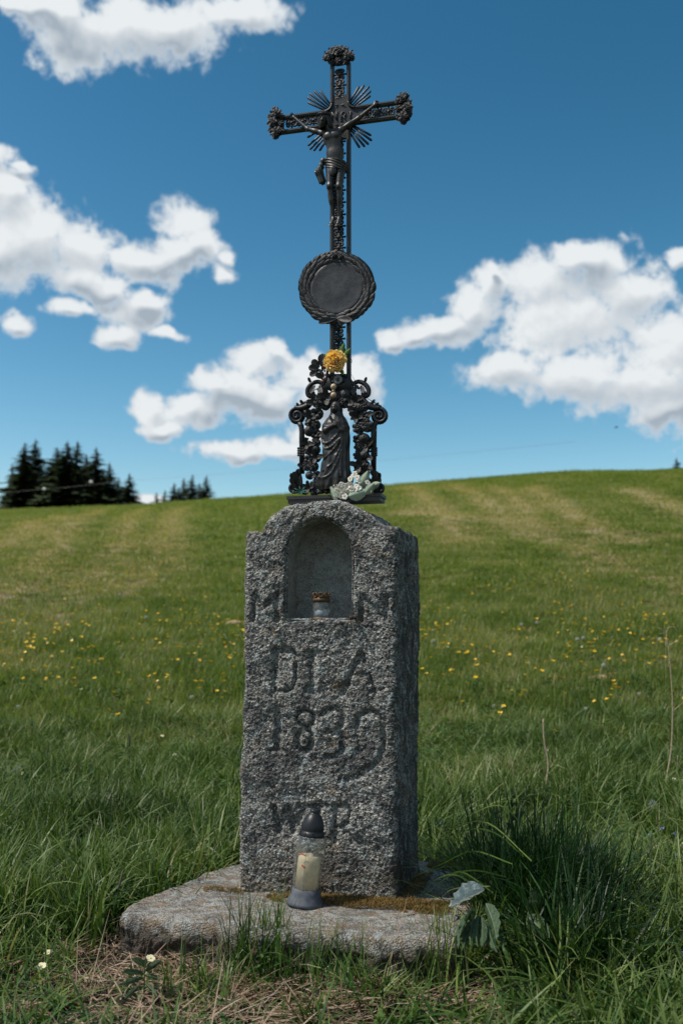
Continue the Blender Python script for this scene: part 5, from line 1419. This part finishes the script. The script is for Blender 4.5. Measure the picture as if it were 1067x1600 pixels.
ob('plug_hole_stand_in', mb.me('plug_hole_stand_in', M_RUST), pil)

# moss at the foot of the pillar
M_MOSS = leafmat('moss_frond', [(0, (.060, .038, .014)), (.5, (.15, .095, .030)), (1, (.26, .17, .06))], .8, .2, .2, False)
mo = MB(); rm_ = np.random.default_rng(4); Vv = []
def moss_patch(x0, x1, y0, y1, n):
    xs = rm_.uniform(x0, x1, n); ys_ = rm_.uniform(y0, y1, n)
    h = (1 - ((xs - (x0 + x1) / 2) / (x1 - x0) * 2) ** 2) * (1 - ((ys_ - (y0 + y1) / 2) / (y1 - y0) * 2) ** 2)
    nz = fbm(np.stack([xs, ys_, 0 * xs], 1), 40, 2); k_ = (h + nz * .9 > .15); xs, ys_, h = xs[k_], ys_[k_], np.clip(h, 0, 1)[k_]
    V, F, rn, tt_ = blades(len(xs), (.006, .014), (.0012, .0028), 0.0, .7, .9, 2, rm_)
    V = V.reshape(len(xs), 6, 3); V = V + np.stack([xs, ys_, .001 + .008 * h + 0 * xs], 1)[:, None]; mo.add(V.reshape(-1, 3), F, rnd=rn, tt=tt_)
moss_patch(.10, .60, -.095, .01, 9000); moss_patch(.14, .26, -.05, .03, 1200); moss_patch(-.10, .02, -.03, .0, 500)
moss_patch(PW + .01, x1 - .01, .38, .50, 5000); moss_patch(PW - .01, PW + .05, -.02, .36, 1500); moss_patch(PW + .02, PW + .16, -.11, .02, 2500)
e_ = thing('moss', 'ochre moss cushions growing on the slab at the pillar foot', None, (0, 0, 0)); COL.objects.unlink(e_); bpy.data.objects.remove(e_)
mso = ob('moss_cushions', mo.me('moss_cushions', M_MOSS)); mso.matrix_world = MF; tag(mso, 'ochre moss growing on the slab at the pillar foot', kind='stuff')
# moss body
# ------------------------------------------------------------------ plants and flowers one can pick out
def at_depth(px, py, P0):
    """the point above P0, at P0's distance, seen at a pixel"""
    o, d = ray(px, py); return o + d * ((P0.y - o.y) / d.y)
def wthing(name, label, cat, P, group=None):
    e = bpy.data.objects.new(name, None); COL.objects.link(e); e.location = P; e.empty_display_size = .05
    return tag(e, label, cat, group)
M_PET = simple('buttercup_petal', (.80, .50, .02), .35, .5, .1, .2); M_STG = simple('green_stem', (.07, .12, .03), .6, .3, .2)
M_FLUF = simple('dandelion_fluff', (.55, .55, .50), .9, .1, .05, .4); M_BLU = simple('speedwell_petal', (.16, .22, .62), .5, .3, .15, .2)
M_CRM = simple('pansy_petal', (.78, .74, .50), .5, .3, .15, .25); M_DRY = simple('dry_stalk', (.36, .28, .19), .8, .2, .3, bump=.4)
def flower(name, mat, nP, r, stem, cup, wdt, cen=None):
    mb = MB(); 
    for i in range(nP):
        a = i * 2 * math.pi / nP; c_, s_ = math.cos(a), math.sin(a); V = []
        for t, wv in ((.08, .15), (.6, 1), (1, .5)):
            for q in (-1, 1): x_, y_, z_ = t * r, q * wv * wdt * r, cup * r * t * t + stem; V.append([x_ * c_ - y_ * s_, x_ * s_ + y_ * c_, z_])
        mb.add(V, [[0, 1, 3, 2], [2, 3, 5, 4]])
    me = mb.me(name, mat)
    bm_ = MB(); V = np.concatenate(mb.V); F = np.concatenate(mb.F[4]); a = MB(); a.add(V, F)
    n0 = len(F); a.tube([(0, 0, 0), (.006, 0, stem * .5), (0, 0, stem)], .0011, 3, cap=False)
    if cen: a.ell((0, 0, stem + .003), (r * .22, r * .22, r * .18), nu=6, nv=4)
    me = a.me(name, mat); me.materials.append(M_STG)
    if cen: me.materials.append(cen)
    nst = 2 * 3
    mi = np.zeros(len(me.polygons), np.int32)
    # faces are stored by size: all quads in the order they were added
    mi[n0:n0 + nst] = 1
    if cen: mi[n0 + nst:] = 2
    me.polygons.foreach_set('material_index', mi)
    return me
OCH = simple('yellow_centre', (.62, .38, .02), .6)
BUT = [flower('buttercup', M_PET, 5, .0125, h, .55, .52, OCH) for h in (.12, .17, .22)]
PAN = flower('wild_pansy', M_CRM, 5, .010, .13, .2, .6, OCH); SPW = flower('speedwell', M_BLU, 4, .0060, .05, .15, .6)
rf = random.Random(31)
spots_px = []
tries = 0
while len(spots_px) < 290 and tries < 9000:
    tries += 1
    px, py = rf.uniform(-10, 1077), 905 + 265 * rf.random() ** 1.0
    dens = math.exp(-((py - 1035) / 75) ** 2) * (.35 + .65 * (math.sin(px * .021 + py * .013) > -.2)) * (.5 + .5 * (math.sin(px * .057 - py * .031) > 0))
    if 640 < px < 1067 and py < 1010: dens *= 1.4
    if rf.random() > dens or 380 < px < 645: continue
    spots_px.append((px, py)); 
    if rf.random() < .45: spots_px.append((px + rf.uniform(-9, 9), py + rf.uniform(-5, 5)))
for px, py in spots_px[:290]:
    P = hit(px, py + 14 * 8 / 10)
    if P is None or P.y < 4.2: continue
    o = ob('buttercup', BUT[rf.randrange(3)], None, P, (rf.uniform(-.25, .6), rf.uniform(-.3, .3), rf.uniform(0, 6)), rf.uniform(.85, 1.35))
    tag(o, 'small yellow buttercup flowering in the meadow grass', 'buttercup', 'buttercups in the meadow')
# the smaller, farther flowers nobody could count: one object
pts, sc_, ix = [], [], []
for i in range(1150):
    px = rf.uniform(-40, 1107); py = rf.gauss(985, 48) if i % 3 else rf.uniform(880, 1130)
    if not 860 < py < 1180 or 395 < px < 640 or math.sin(px * .043 + py * .06) + math.sin(px * .019 - py * .03) < -.6 + rf.random(): continue
    P = hit(px, py)
    if P is None or P.y < 4.5: continue
    pts.append((P.x, P.y, P.z)); wh = rf.random() < .22; ix.append(2 if wh else rf.randrange(2)); sc_.append(rf.uniform(.8, 1.25) * (.8 if wh else 1))
WFL = flower('pale_flower', simple('pale_petal', (.52, .55, .42), .6, .2, .2, .2), 5, .010, .12, .3, .5)
fl_src = [bpy.data.objects.new('t', BUT[0]), bpy.data.objects.new('t', BUT[1]), bpy.data.objects.new('t', WFL)]
n = len(pts); ra = np.random.default_rng(6)
scatter('small_meadow_flowers', 'tiny yellow and whitish flowers dotted over the farther meadow', fl_src, np.array(pts), ra.uniform(0, 6.28, n), np.stack([ra.uniform(-.2, .8, n), ra.uniform(-.4, .4, n)], 1), np.array(sc_)[:, None] * np.ones((1, 3)), np.array(ix))
# dandelion clocks
mb = MB(); rn_ = np.random.default_rng(2)
for i in range(150):
    c_ = 1 - 2 * (i + .5) / 150; s_ = math.sqrt(1 - c_ * c_); a = i * 2.39996; d = np.array([s_ * math.cos(a), s_ * math.sin(a), c_]); p = np.cross(d, [.3, .1, 1]); p /= np.linalg.norm(p); q = np.cross(d, p)
    e = d * .019; mb.add([d * .003, e * .8 + p * .0006, e + p * .0038, e + q * .0038, e - p * .0038, e - q * .0038], [[0, 1, 2], [1, 2, 3], [1, 3, 4], [1, 4, 5]])
DAN = mb.me('seed_head', M_FLUF); mb = MB().tube([(0, 0, -.2), (.008, 0, -.1), (0, 0, 0)], .0014, 4); DST = mb.me('stem', M_STG)
for px, py in ((677, 1002), (772, 1104), (815, 976), (839, 973), (902, 999), (911, 997), (1031, 999), (943, 1040), (999, 1085), (915, 1108), (187, 929), (228, 965), (29, 1105), (300, 1090)):
    P = hit(px, py + 16)
    t = wthing('dandelion_clock', 'round white dandelion seed head standing in the meadow grass', 'dandelion', P, 'dandelion clocks in the meadow')
    top = at_depth(px, py, P); h = max(top.z - P.z, .05); s_ = .8 if P.y < 8 else .9
    ob('seed_head', DAN, t, (0, 0, h), scl=s_); ob('stem', DST, t, (0, 0, h), scl=(1, 1, h / .2))
for px, py in ((930, 1220), (962, 1230), (995, 1221), (972, 1298), (1047, 1211), (1060, 1218), (908, 1212), (1003, 1205), (82, 1488), (68, 1507), (138, 1322), (70, 1325), (228, 1493), (40, 1200), (275, 1175), (250, 1146), (935, 1205), (1020, 1232)):
    P = hit(px, py + 30)
    top = at_depth(px, py, P)
    o = ob('wild_pansy', PAN, None, P, (rf.uniform(.2, .9), rf.uniform(-.3, .3), rf.uniform(-.5, .5)), (1.1, 1.1, max(.4, (top.z - P.z) / .13)))
    tag(o, 'small cream and yellow wild pansy between the grass blades', 'wild pansy', 'wild pansies in the grass')
for i in range(110):
    px, py = ((rf.gauss(85, 50), rf.gauss(1280, 35)) if i % 5 < 2 else (rf.gauss(1020, 40), rf.gauss(1440, 70)) if i % 5 < 4 else (rf.uniform(660, 760), rf.gauss(1270, 25)))
    if py > 1590: continue
    P = hit(px, py + 10)
    if P is None: continue
    o = ob('speedwell', SPW, None, P + Vector((0, 0, .03)), (rf.uniform(.1, .9), rf.uniform(-.4, .4), rf.uniform(0, 6)), rf.uniform(.9, 1.4))
    tag(o, 'tiny pale blue speedwell flower low in the grass', 'speedwell', 'speedwell flowers in the grass')

# dead stalks
def polyline_thing(t, nm, P0, pts, r, mat, dy=0.0, k=6):
    L = [at_depth(x, y, P0) - P0 + Vector((0, dy * i, 0)) for i, (x, y) in enumerate(pts)]
    L = catmull([tuple(p) for p in L], 5); rr_ = np.interp(np.linspace(0, 1, len(L)), np.linspace(0, 1, len(r)), r)
    return ob(nm, MB().tube(L, rr_, k).me(nm, mat), t)
P = hit(853, 1262); t = wthing('dead_stalk', 'short broken dry stalk standing behind the dark tussock', 'dry stalk', P)
polyline_thing(t, 'stem', P, [(853, 1262), (851, 1238), (856, 1195), (850, 1160), (848, 1123)], [.0048, .0040, .0036, .0032], M_DRY)
mb = MB(); q = at_depth(855, 1173, P) - P; mb.ell(tuple(q), (.006, .006, .005), nu=8, nv=6); ob('node', mb.me('node', M_DRY), t)
P = hit(1038, 1255); t = wthing('dead_hogweed', 'tall thin branched dry umbel stalk at the picture edge above the meadow flowers', 'dry stalk', P)
polyline_thing(t, 'stem', P, [(1038, 1255), (1041, 1215), (1048, 1170), (1050, 1105), (1047, 1050), (1040, 985)], [.0042, .0036, .0030, .0022, .0015], M_DRY)
for pts in ([(1050, 1112), (1060, 1103), (1072, 1094)], [(1046, 1184), (1056, 1193), (1070, 1208)], [(1040, 990), (1033, 983), (1026, 981)], [(1040, 988), (1044, 981), (1052, 979)], [(1043, 1010), (1052, 1004), (1060, 1002)], [(1042, 997), (1036, 990), (1030, 990)], [(1052, 979), (1056, 983), (1058, 988)]):
    polyline_thing(t, 'twig', P, pts, [.0018, .0013, .0007], M_DRY)
P = hit(1048, 1240); t = wthing('dead_hogweed', 'small thin dry twig leaning beside the tall umbel stalk', 'dry stalk', P)
polyline_thing(t, 'stem', P, [(1056, 1240), (1056, 1210), (1058, 1180)], [.0016, .001], M_DRY)
# flowering grass stalks
for n_, pts, lab in (((0), [(210, 1300), (209, 1240), (207, 1195), (203, 1162)], 'tall grass stalk with dark seed head left of the pillar'),
                 ((1), [(175, 1460), (177, 1425), (186, 1388)], 'thin bent grass stalk with seed head over the left slab corner')):
    P = hit(pts[0][0], pts[0][1] + 20); t = wthing('seeding_grass', lab, 'grass stalk', P)
    polyline_thing(t, 'stem', P, pts, [.0018, .0012, .0009], M_STG)
    a, b_ = at_depth(*pts[-1], P) - P, at_depth(*pts[-2], P) - P; d = (a - b_).normalized()
    mb = MB(); mb.tube([tuple(a - d * .012), tuple(a + d * .01), tuple(a + d * .035), tuple(a + d * .05)], [.001, .0034, .0032, .0006], 6); ob('seed_head', mb.me('seed_head', simple('seed_head', (.08, .07, .045), .8)), t)

# broad leaves
def bigleaf_me(mat, w=.42, wav=.022, curl=.4, fold=.3, n=14, nm='leaf'):
    t = np.linspace(0, 1, n); wd = w * np.sin(np.pi * np.clip(t, .01, .995) ** .72) ** .85 / 2; V = []
    for i in range(n):
        for q in (-1, -.66, -.33, 0, .33, .66, 1):
            V.append([q * wd[i], fold * abs(q) * wd[i] + wav * math.sin(i * 1.9 + q * 2) * abs(q) - curl * t[i] ** 2 * .5 + .012 * math.cos(i * 3.1) * abs(q), t[i]])
    return mesh(nm, V, [grid_faces(n, 7)], mat, True, {'rnd': np.full(len(V), .6), 'tt': np.zeros(len(V))})
def veined(name, col, col2, rough=.5, tr=.25):
    m, k, b = material(name); P = k.n('ShaderNodeTexCoord').outputs['Object']; s = k.n('ShaderNodeSeparateXYZ'); k.put(s.inputs[0], P)
    ax = k.math('ABSOLUTE', s.outputs[0]); mid = k.ss(ax, .008, .022, 1, 0)
    w_ = k.math('SINE', k.math('MULTIPLY', k.math('SUBTRACT', s.outputs[2], k.math('MULTIPLY', ax, .9)), 62.0)); v = k.math('MAXIMUM', mid, k.ss(w_, .90, .99, 0, .6))
    n = k.noise(P, 9, 4, .65)
    c = k.mix(k.ss(n, .35, .7), col, col2); c = k.mix(k.math('MULTIPLY', v, .55), c, tuple(min(q * 1.8 + .03, .7) for q in col2))
    k.put(b.inputs['Base Color'], c); b.inputs['Roughness'].default_value = rough
    k.put(b.inputs['Normal'], k.bump(k.math('ADD', v, n), .4, .03))
    t2 = k.n('ShaderNodeBsdfTranslucent'); k.put(t2.inputs[0], c); ms = k.n('ShaderNodeMixShader'); ms.inputs[0].default_value = tr; L = m.node_tree.links.new
    L(b.outputs[0], ms.inputs[1]); L(t2.outputs[0], ms.inputs[2]); L(ms.outputs[0], m.node_tree.nodes['Material Output'].inputs[0]); return m
M_DOCK = veined('dock_leaf', (.035, .070, .030), (.065, .11, .05)); M_PALL = veined('pale_leaf_underside', (.46, .52, .47), (.60, .64, .58)); M_DK = veined('dark_leaf', (.018, .040, .016), (.035, .065, .025))
LD, LP_, LK = bigleaf_me(M_DOCK), bigleaf_me(M_PALL, .50, .02, .12, .5), bigleaf_me(M_DK, .36)
def stick_leaf(parent, me, a, b_, roll=0.0, nm='leaf', sw=1.0):
    """leaf from a to b in world coordinates"""
    d = b_ - a; L_ = d.length; zq = d.normalized(); yq = Vector((0, 1, .35)); xq = yq.cross(zq).normalized(); yq = zq.cross(xq)
    M = Matrix((xq, yq, zq)).transposed().to_4x4(); M = Matrix.Translation(a - Vector(parent.location)) @ M @ Matrix.Rotation(roll, 4, 'Z') @ Matrix.Diagonal((L_ * sw, L_, L_, 1))
    return ob(nm, me, parent, mw=M)
def plane_pt(px, py, y): o, d = ray(px, py); return o + d * ((y - o.y) / d.y)
P = Vector((.285, 2.50, .02)); t = wthing('dock_plant', 'broad leaved dock with one pale upturned leaf at the right end of the slab', 'dock plant', P)
stick_leaf(t, LP_, plane_pt(757, 1390, 2.54), plane_pt(697, 1414, 2.42), .2, 'pale_leaf', .62)
stick_leaf(t, LD, plane_pt(758, 1412, 2.44), plane_pt(788, 1474, 2.34), .2, 'leaf', .8)
stick_leaf(t, LD, plane_pt(822, 1432, 2.50), plane_pt(870, 1470, 2.42), -.3); stick_leaf(t, LD, plane_pt(846, 1412, 2.60), plane_pt(812, 1400, 2.50), .5)
for a, b_ in (((744, 1425), (700, 1452)), ((744, 1428), (722, 1472)), ((748, 1430), (737, 1488)), ((752, 1432), (757, 1492)), ((742, 1422), (712, 1438)), ((760, 1440), (775, 1500)), ((765, 1445), (800, 1490)), ((740, 1436), (715, 1490)), ((735, 1430), (705, 1470))):
    stick_leaf(t, LD, plane_pt(*a, 2.42), plane_pt(*b_, 2.32), rf.uniform(-.8, .8), 'leaf', .42)
ob('stem', MB().tube([(0, 0, 0), (.02, -.04, .06), (.03, -.05, .13)], .004, 6).me('stem', M_STG), t)
P = hit(1018, 1290); t = wthing('pale_leaf_plant', 'single pale rounded leaf poking out of the grass below the dry umbel stalk', 'leafy plant', P)
stick_leaf(t, LP_, plane_pt(1020, 1275, P.y), plane_pt(1014, 1248, P.y - .05), .2, 'leaf', 1.5)
# small leafy herbs in front
def herb(name, label, px, py, leaves, me, h_stem, cat='herb'):
    P = hit(px, py); t = wthing(name, label, cat, P)
    for (a, b_, dy, sw) in leaves: stick_leaf(t, me, at_depth(*a, P) + Vector((0, dy, 0)), at_depth(*b_, P) + Vector((0, dy - .03, 0)), rf.uniform(-.6, .6), 'leaf', sw)
    polyline_thing(t, 'stem', P, h_stem, [.002, .0012], M_STG); return t
herb('nettle_seedling', 'dark leafy weed growing below the left end of the slab', 225, 1565, [((225, 1522), (190, 1508), 0, .5), ((227, 1518), (262, 1488), 0, .45), ((224, 1528), (186, 1532), 0, .5), ((228, 1525), (260, 1520), 0, .45), ((223, 1535), (195, 1552), -.02, .5), ((230, 1532), (258, 1545), -.02, .45), ((226, 1515), (205, 1490), .02, .7), ((228, 1515), (250, 1498), .02, .7), ((226, 1512), (232, 1485), 0, .6)], LD, [(225, 1565), (226, 1535), (226, 1512)])
herb('plantain', 'low pointed green leaves at the bottom edge left of the nettle', 130, 1640, [((120, 1625), (95, 1580), 0, .7), ((126, 1625), (112, 1575), 0, .6), ((160, 1640), (155, 1578), 0, .7), ((150, 1640), (175, 1590), 0, .6), ((100, 1640), (70, 1600), 0, .6)], LD, [(130, 1640), (130, 1625)])
herb('dock_seedling', 'small green leaves below the middle of the slab', 330, 1560, [((338, 1540), (318, 1530), 0, .7), ((340, 1538), (352, 1518), 0, .7), ((342, 1544), (366, 1540), 0, .7)], LD, [(338, 1560), (339, 1542)])
herb('thistle', 'dark upright weed with pointed leaves rising out of the tussock', 800, 1400, [((800, 1282), (818, 1262), 0, .9), ((801, 1298), (788, 1278), 0, .8), ((800, 1262), (795, 1244), 0, .5), ((801, 1262), (804, 1248), .01, .5), ((803, 1320), (826, 1300), 0, .7), ((800, 1330), (776, 1316), 0, .7), ((800, 1345), (770, 1300), .03, .6), ((850, 1318), (818, 1305), 0, .4), ((850, 1322), (880, 1310), 0, .35), ((770, 1310), (765, 1275), .05, .4), ((930, 1335), (900, 1338), 0, .4)], LK, [(800, 1400), (801, 1320), (799, 1232)])
# the big dark tussock and the tufts that lean over the slab
def tussock(label, P, N, L, Rr, lean, curl, mat, W=(.004, .0085), seed=1, squash=1.0, aim=None):
    r_ = np.random.default_rng(seed); V, F, rn, tt_ = blades(N, L, W, Rr, lean, curl, 7, r_)
    if aim is not None: V = V + np.array(aim) * (V[:, 2:3] ** 1.5) * 2
    V[:, 1] *= squash
    o = ob('grass_tussock', MB().add(V, F, rnd=rn, tt=tt_).me('grass_tussock', mat), None, P); tag(o, label, 'grass tussock'); return o
P = Vector((.50, 2.80, 0)); P.z = float(height(np.array([P.x]), np.array([P.y]))[0])
tussock('big dense dark green grass tussock at the right end of the slab', P, 1500, (.18, .46), .15, .42, .95, M_GRASSD, seed=3)
tussock('lower dark grass tussock in front of the big one', P + Vector((.05, -.30, 0)), 750, (.12, .34), .13, .5, 1.2, M_GRASSD, seed=4)
tussock('dark grass tussock behind the big one at its outer side', P + Vector((.17, .10, 0)), 600, (.14, .36), .12, .5, 1.1, M_GRASSD, seed=5)
P = hit(398, 1530); tussock('bright green grass tuft rising in front of the slab middle', P, 130, (.12, .25), .075, .22, .55, M_GRASS, (.003, .0055), 6)
P = hit(455, 1545); tussock('loose grass tuft below the grave candle', P, 70, (.10, .20), .07, .25, .6, M_GRASS, (.0025, .005), 7)
P = hit(540, 1550); tussock('thin grass tuft under the moss cushion side of the slab', P, 60, (.08, .18), .07, .25, .6, M_GRASS, (.0025, .005), 8)
P = hit(300, 1555); tussock('short grass tuft below the cracked corner of the slab', P, 60, (.06, .15), .08, .3, .7, M_GRASS, (.0025, .005), 9)
P = hit(700, 1540); tussock('upright grass tuft at the right front corner of the slab', P, 110, (.10, .22), .06, .2, .6, M_GRASS, (.003, .006), 10)
P = hit(640, 1550); tussock('sparse grass tuft before the right part of the slab', P, 60, (.06, .15), .08, .3, .7, M_GRASS, (.0025, .005), 11)
# long blades arching over the slab's right end
mb = MB(); r_ = random.Random(4)
for pts in ([(760, 1400), (715, 1368), (680, 1375), (648, 1408)], [(770, 1395), (720, 1362), (690, 1380), (672, 1412)], [(790, 1370), (740, 1360), (700, 1370), (650, 1410)], [(800, 1350), (740, 1330), (690, 1350), (642, 1372)], [(765, 1385), (735, 1385), (705, 1390), (690, 1402)], [(820, 1340), (770, 1300), (720, 1300), (660, 1345)], [(840, 1330), (790, 1262), (740, 1270), (700, 1300)], [(830, 1345), (760, 1285), (700, 1298), (668, 1330)], [(900, 1340), (880, 1255), (860, 1240), (800, 1232)], [(780, 1420), (730, 1440), (700, 1460), (690, 1475)]):
    C_ = catmull([tuple(plane_pt(x, y, 2.55 + .05 * r_.random() + (.1 if y < 1345 else 0)) - Vector((.5, 2.6, 0))) for x, y in pts], 5); n = len(C_)
    w_ = np.interp(np.linspace(0, 1, n), [0, .4, 1], [.0015, .0018, .0002]); S_ = np.stack([w_ * .3, w_ * 0, w_], 1)
    mb.add(np.stack([C_ - S_, C_ + S_], 1).reshape(-1, 3), grid_faces(n, 2), rnd=r_.random() * .6 + .2, tt=.3)
o = ob('arching_grass', mb.me('arching_grass', M_GRASS), None, Vector((.5, 2.6, 0))); tag(o, 'long thin grass blades arching over the right end of the slab', 'grass')
# dry stalk lying at the foot of the slab
P = hit(340, 1500); t = wthing('fallen_straw', 'single pale fallen straw lying against the slab front', 'straw', P)
polyline_thing(t, 'stem', P, [(318, 1500), (345, 1490), (376, 1478)], [.0022, .0016], M_DRY)
# clods of dug earth
M_CLOD = simple('tan_earth', (.34, .235, .15), .95, .1, .35, bump=.8, scale=30); M_CLD2 = simple('dark_earth', (.10, .08, .05), .95, .1, .35, bump=.8, scale=30)
for px, py, w_, h_, mat, lab in ((938, 1066, 32, 12, M_CLOD, 'tan clod of bare earth in the flowering meadow right of the pillar'), (958, 1060, 22, 9, M_CLD2, 'dark earth clod beside the tan one'), (905, 1082, 18, 6, M_CLOD, 'small flat tan clod in the meadow'), (366, 978, 30, 9, M_CLOD, 'tan patch of bare earth beside the left edge of the pillar')):
    P = hit(px, py); s_ = P.y / FPX * .5; V, F = [], None
    m_ = MB().ell((0, 0, 0), (w_ * s_, w_ * s_ * .8, h_ * s_ * 1.3), nu=24, nv=14); V = np.concatenate(m_.V); V = V * (1 + .25 * fbm(V, 14 / (w_ * s_) * .12, 3)[:, None]); m_.V = [V]
    o = ob('earth_clod', m_.me('earth_clod', mat), None, P + Vector((0, 0, .02))); tag(o, lab, 'earth clod')

# ------------------------------------------------------------------ spruces beyond the crest
M_BARK = simple('spruce_bark', (.10, .075, .055), .9, .2, .3, scale=5)
M_SPR = leafmat('spruce_needles', [(0, (.016, .028, .013)), (.5, (.032, .050, .020)), (1, (.060, .078, .030))], .7, .1, .2, False)
def spruce(seed, slim):
    r_ = np.random.default_rng(seed); mb = MB(); H = 1.0; nL = 74
    for i in range(nL):
        f = i / (nL - 1); z0 = .05 + .94 * f; Lm = slim * (1 - f) ** .85 * (1 + .22 * math.sin(i * 2.7 + seed)) + .006
        for j in range(int(11 + 10 * (1 - f))):
            a = r_.uniform(0, 6.283); L_ = Lm * r_.uniform(.6, 1.12); dr = L_ * r_.uniform(.25, .6) * (1 - f * .9)
            d = np.array([math.cos(a), math.sin(a), 0]); s_ = np.array([-d[1], d[0], 0]); z = z0 + r_.uniform(-.008, .008)
            for q in range(6):
                t0 = .02 + q * .165; w_ = L_ * .26 * (1.2 - t0); c0 = d * L_ * t0 + [0, 0, z - dr * t0 ** 1.3]; c1 = d * L_ * (t0 + .26) + [0, 0, z - dr * (t0 + .26) ** 1.3]
                hang = np.array([0, 0, -.55 * w_ * r_.uniform(.5, 1.5)])
                mb.add([c0, c1 + s_ * w_ + hang, c1 + d * w_ * .4, c1 - s_ * w_ + hang], [[0, 1, 2, 3]], rnd=r_.uniform(), tt=.2)
    tr = MB().tube([(0, 0, 0), (.003, 0, .5), (0, 0, .99)], [.016, .010, .002], 7)
    return mb.me('crown', M_SPR), tr.me('trunk', M_BARK)
SPR = [spruce(3, .23), spruce(8, .26), spruce(15, .20)]
def tree(px, tip_py, y, label, k_, group=None, wid=1.0):
    tip = plane_pt(px, tip_py - 4, y); zg = float(height(np.array([tip.x]), np.array([y]))[0]) - (4.5 if y < 175 else 3.0); H = tip.z - zg
    t = wthing('spruce_tree', label, 'spruce', Vector((tip.x, y, zg)), group); c_, tr = SPR[k_ % 3]
    t.rotation_euler = (0, 0, px * .7); wid = wid * (1.5 if y > 175 else 1.6); t.scale = (H * wid, H * wid, H)
    ob('crown', c_, t); ob('trunk', tr, t)
G1 = 'spruces in the larger group beyond the crest'; G2 = 'spruces in the smaller group beyond the crest'
for i, (px, ty, y, w_, lab) in enumerate(((40, 694, 150, .95, 'leftmost spruce of the larger group, broad at the foot'), (57, 688, 156, .8, 'slim tall spruce second in the larger group'), (20, 728, 160, .7, 'low spruce at the outer foot of the leftmost spruce'), (90, 701, 152, 1.0, 'spruce after the gap in the larger group'), (106, 692, 150, 1.0, 'tall spruce in the middle of the larger group'), (122, 692, 158, 1.0, 'twin of the tall middle spruce, just beside it'), (136, 712, 154, .9, 'lower spruce filling in after the tall twins'), (151, 701, 150, .8, 'narrow pointed spruce beyond the tall twins'), (172, 725, 152, .95, 'sloping spruce next to last in the larger group'), (186, 748, 160, .8, 'small spruce between the sloping one and the last one'), (203, 742, 150, .9, 'last small spruce on the open side of the larger group'), (76, 730, 165, .9, 'low spruce seen in the gap of the larger group'), (160, 738, 165, 1.0, 'dark low spruce behind the narrow pointed one'))):
    tree(px, ty, y, lab, i, G1, w_)
for i, (px, ty, y, w_, lab) in enumerate(((273, 757, 190, .9, 'first broad spruce of the smaller group'), (288, 749, 192, .9, 'second taller spruce of the smaller group'), (301, 744, 190, .85, 'tallest middle spruce of the smaller group'), (312, 757, 195, .9, 'low spruce in the dip of the smaller group'), (323, 745, 190, .9, 'last spruce of the smaller group, nearest the monument'), (280, 764, 200, .9, 'short spruce tucked behind the first of the smaller group'))):
    tree(px, ty, y, lab, i + 1, G2, w_)
tree(1056, 718, 185, 'lone tiny spruce tip on the crest at the picture edge', 1, None, .9)
tree(245, 772, 210, 'faint small spruce tip between the two tree groups', 0, None, .9); tree(258, 768, 212, 'second faint spruce tip just before the smaller group', 2, None, .9)
# power line in front of the spruces
M_WIRE = simple('aluminium_cable', (.25, .25, .25), .5, .5)
a_, b2, c2 = plane_pt(-60, 772, 132), plane_pt(180, 753, 128), plane_pt(900, 690, 120)
t = wthing('power_line', 'thin grey overhead cable crossing in front of the spruces', 'cable', a_)
L_ = []
for p, q in ((a_, b2), (b2, c2)):
    for s_ in np.linspace(0, 1, 14): v_ = p.lerp(q, float(s_)) - a_; v_.z -= 1.0 * s_ * (1 - s_); L_.append(tuple(v_))
ob('wire', MB().tube(L_, .011, 5).me('wire', M_WIRE), t)
for px, py in ((70, 764), (143, 753)):
    p = plane_pt(px, py, 129) - a_; ob('marker', MB().ell(tuple(p), (.24, .24, .2)).me('marker', simple('white_marker', (.6, .6, .6), .5)), t)
# a bird high over the hill
P = plane_pt(962, 668, 70); mb = MB(); mb.ell((0, 0, 0), (.13, .035, .035), nu=10, nv=6); mb.tube([(.10, 0, .01), (.19, 0, .01)], [.02, .004], 5); mb.add([(-.03, .02, .01), (.06, .02, .01), (.0, .24, .06), (-.06, .22, .06)], [[0, 1, 2, 3]]); mb.add([(-.03, -.02, .01), (.06, -.02, .01), (.0, -.24, .06), (-.06, -.22, .06)], [[0, 1, 2, 3]]); mb.add([(-.11, .01, 0), (-.11, -.01, 0), (-.2, -.04, 0), (-.2, .04, 0)], [[0, 1, 2, 3]])
o = ob('bird', mb.me('bird', simple('dark_feathers', (.03, .03, .03), .8)), None, P); tag(o, 'tiny dark bird gliding in the blue below the big cloud', 'bird')
